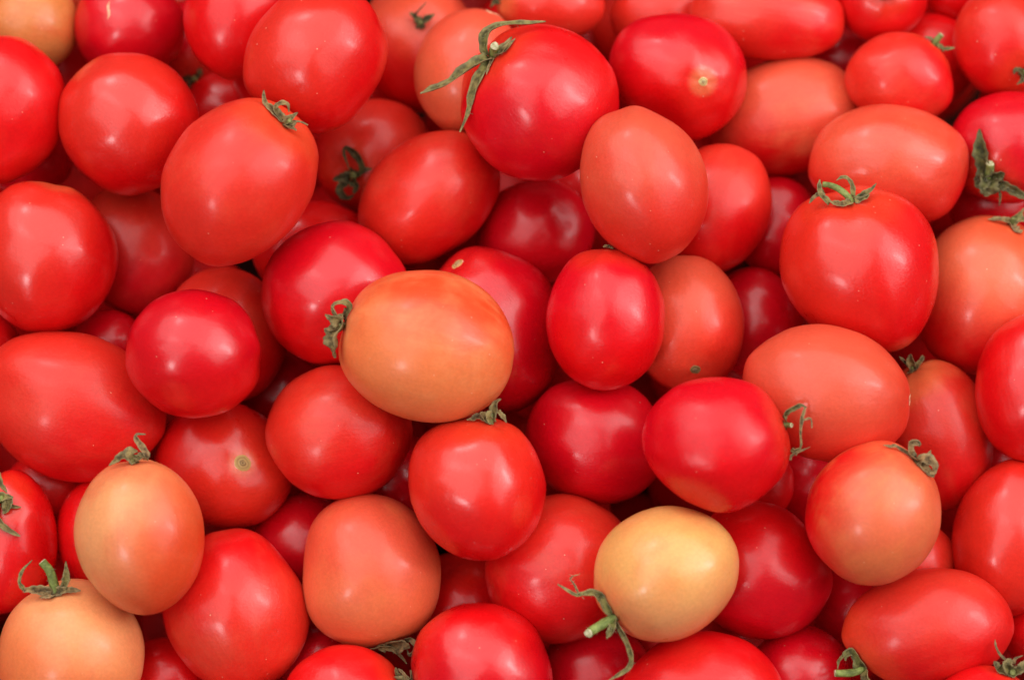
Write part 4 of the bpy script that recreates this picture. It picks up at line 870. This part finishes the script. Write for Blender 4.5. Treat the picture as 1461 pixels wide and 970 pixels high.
for i, (d, f, vs, (fs, mer), loc, bvh) in enumerate(fruits):
    rng = random.Random(500 + i)
    has_parts = any(k in d for k in ('calyx', 'scar', 'seam'))
    if has_parts:
        root = bpy.data.objects.new('tomato', None)
        root.empty_display_size = .01
        COL.objects.link(root)
        root.location = loc
        body = mesh_obj('flesh', vs, fs, M_SKIN, root)
    else:
        body = root = mesh_obj('tomato', vs, fs, M_SKIN)
        root.location = loc
    tag(root, d['label'], 'tomato', 'tomatoes heaped in the pile')
    set_skin(body, d, f, rng)
    meridians(body, mer)
    if not has_parts:
        continue
    near = [(l2, b2) for (_d, _f, _v, _s, l2, b2) in fruits if (l2 - loc).length < .085]
    pole = FRAME @ f.point(0, 0) + loc
    k = d['k']
    def at(q):
        return pole + FRAME @ Vector((q[0] * k, -q[1] * k, q[2] * k))
    if 'calyx' in d:
        spec = CALYX[d['calyx']]
        for pts, wd, dry in spec['sepals']:
            so = sepal([at(q) for q in pts], wd * k * WIDE.get(d['calyx'], 1), near, loc, rng, dry, root, loc)
            so['tone'] = DARK.get(d['calyx'], 1.0)
        if spec['stem']:
            pts, r, dry, cut = spec['stem']
            stem([at(q) for q in pts], r * k, near, rng, dry, cut, root, loc)
        if d['calyx'] != 'stub':
            pn = (FRAME @ (f.point(0, 0) - f.point(.35, 0) * .5 - f.point(.35, math.pi) * .5)).normalized()
            axis = (FRAME @ f.point(0, 0)).normalized()
            pn = (axis if pn.dot(axis) < 0 else axis)
            ux = pn.orthogonal().normalized(); uy = pn.cross(ux)
            hv, hf, hr = [pole + pn * 3.2 * k], [], [0.0]
            HS, rad = 20, CAP.get(d['calyx'], 7.0) * k
            ph = rng.uniform(0, 6.28)
            for a in range(1, 5):
                x = a / 4
                for j in range(HS):
                    an = 6.2832 * j / HS
                    rr = rad * x * (1 + x * .28 * math.cos(5 * an + ph) + .08 * rng.uniform(-1, 1))
                    q = pole + (ux * math.cos(an) + uy * math.sin(an)) * rr + pn * (3.0 * (1 - x * x) + .4 * rng.uniform(-1, 1)) * k
                    hv.append(clear_of(q, near, .00035 if a < 4 else .0001)); hr.append(.0)
            for j in range(HS):
                hf.append((0, 1 + j, 1 + (j + 1) % HS))
            for a in range(3):
                for j in range(HS):
                    q = (j + 1) % HS
                    hf.append((1 + a * HS + j, 1 + (a + 1) * HS + j, 1 + (a + 1) * HS + q, 1 + a * HS + q))
            ho = mesh_obj('calyx_cap', [q - loc for q in hv], hf, M_LEAF, root)
            ho.data.attributes.new('rim', 'FLOAT', 'POINT').data.foreach_set('value', hr)
            ho['tone'] = DARK.get(d['calyx'], 1.0) * .85
            ho['dry'] = sum(y for _p, _w, y in spec['sepals']) / len(spec['sepals']) * .7
        if d['calyx'] in ('bristly', 'main', 'upright', 'cap'):
            hv, hf = [], []
            lines = [([at(q) for q in p_], w_ * k * .3) for p_, w_, _y in spec['sepals']] + [([at(q) for q in spec['stem'][0]], spec['stem'][1] * k)] * 2
            for ln, rad in lines:
                for p in catmull(ln, 16)[:13]:
                    for _ in range(2):
                        v_ = (FRAME @ Vector((rng.gauss(0, 1), rng.gauss(0, 1), rng.uniform(0, 1)))).normalized()
                        sd = v_.orthogonal().normalized() * .00007
                        q0 = p + v_ * rad * .8 - loc
                        q1 = q0 + v_ * rng.uniform(.0005, .0013)
                        m_ = len(hv)
                        hv += [q0 - sd, q0 + sd, q1]
                        hf.append((m_, m_ + 1, m_ + 2))
            ho = mesh_obj('fine_hairs', hv, hf, M_HAIR, root)
            ho['kind'] = 'stuff'
    if 'scar' in d:
        size, sort = d['scar']
        sv, sf, ring = [f.point(0, 0)], [], [0.0]
        NR, NS = 9, 28
        ir = [1 + .09 * noise.noise(Vector((math.cos(6.2832 * j / NS) * 1.5, math.sin(6.2832 * j / NS) * 1.5, i))) for j in range(NS)]
        for a in range(1, NR + 1):
            x = a / NR
            lift = (.00028 * math.sin(x * 9.0) * (1 - x) + .00035 * (1 - x ** 3) - .00006)
            for j in range(NS):
                p = f.point(size * x * ir[j], 6.2832 * j / NS)
                sv.append(p + p.normalized() * lift); ring.append(x)
        for j in range(NS):
            sf.append((0, 1 + j, 1 + (j + 1) % NS))
        for a in range(NR - 1):
            for j in range(NS):
                q = (j + 1) % NS
                sf.append((1 + a * NS + j, 1 + (a + 1) * NS + j, 1 + (a + 1) * NS + q, 1 + a * NS + q))
        so = mesh_obj('stem_scar', [FRAME @ v for v in sv], sf, M_SCAR, root)
        so.data.attributes.new('ring', 'FLOAT', 'POINT').data.foreach_set('value', ring)
        so['tint'] = {'pale': (1.1, 1.0, .95), 'dark': (.45, .40, .35), 'yellow': (1.2, 1.35, 1.4), 'brown': (.95, .85, .7)}[sort]
    for (sx, sy, sg, sl) in d.get('seam', ()):
        c, n_ = math.radians(sg), 10
        dirv, acr = Vector((math.cos(c), math.sin(c), 0)), Vector((-math.sin(c), math.cos(c), 0))
        sv, sf = [], []
        for a in range(n_ + 1):
            s_ = a / n_ - .5
            for x in (-1, 0, 1):
                wv = .00042 * (1 - (2 * s_) ** 2) ** .5 + .00005
                q = Vector((sx, sy, 0)) + dirv * (s_ * sl) + acr * (x * wv + .0003 * math.sin(7 * s_))
                o_ = FRAME @ (q + Vector((0, 0, .2)))
                hit, nr, _i, _d2 = bvh.ray_cast(o_, -OUT)
                if hit is None:
                    hit, nr, _i, _d2 = bvh.find_nearest(FRAME @ q)
                sv.append(hit + nr * (.00022 if x == 0 else .00004))
        for a in range(n_):
            for x in range(2):
                e = a * 3 + x
                sf.append((e, e + 3, e + 4, e + 1))
        mesh_obj('healed_seam', sv, sf, M_SEAM, root)

# ---------------------------------------------------------------- fruit round the edge and underneath, from a few shared shapes
protos = []
for i in range(5):
    d = dict(axes=(1.0, .92, .94), ang=0, skin='RCRSR'[i], b='R', bd=(.3, .2, .9))
    f = Fruit(d, 900 + i)
    vs, fs, mer = f.grid(22, 30)
    o = mesh_obj('tomato', [FRAME.transposed() @ v for v in vs], fs, M_SKIN)
    set_skin(o, d, f, random.Random(i))
    meridians(o, mer)
    o['blush_sheen_dir'] = (.3, .2, .9)
    o['coat'] = .12
    o['roughness'] = .46
    o['pole_dir'] = (1, 0, -.4)
    protos.append((o, d, f))
for i, (kind, p, a, b, ang) in enumerate(FILL):
    rng = random.Random(2000 + i)
    src, d, f = protos[i % 5]
    o = src.copy()
    COL.objects.link(o)
    o.location = world(p)
    o.rotation_euler = (FRAME @ Matrix.Rotation(math.radians(ang), 3, 'Z')).to_euler()
    o.scale = (a, b / .92, b / .94)
    o['seed'] = rng.uniform(0, 9)
    if kind == 'edge':
        tag(o, 'red tomato at the outer edge of the heap, beyond the picture border', 'tomato', 'tomatoes round the edge of the heap')
    else:
        tag(o, 'red tomato buried in the dark under the heap', 'tomato', 'tomatoes buried under the heap')
for o, d, f in protos:
    bpy.data.objects.remove(o)
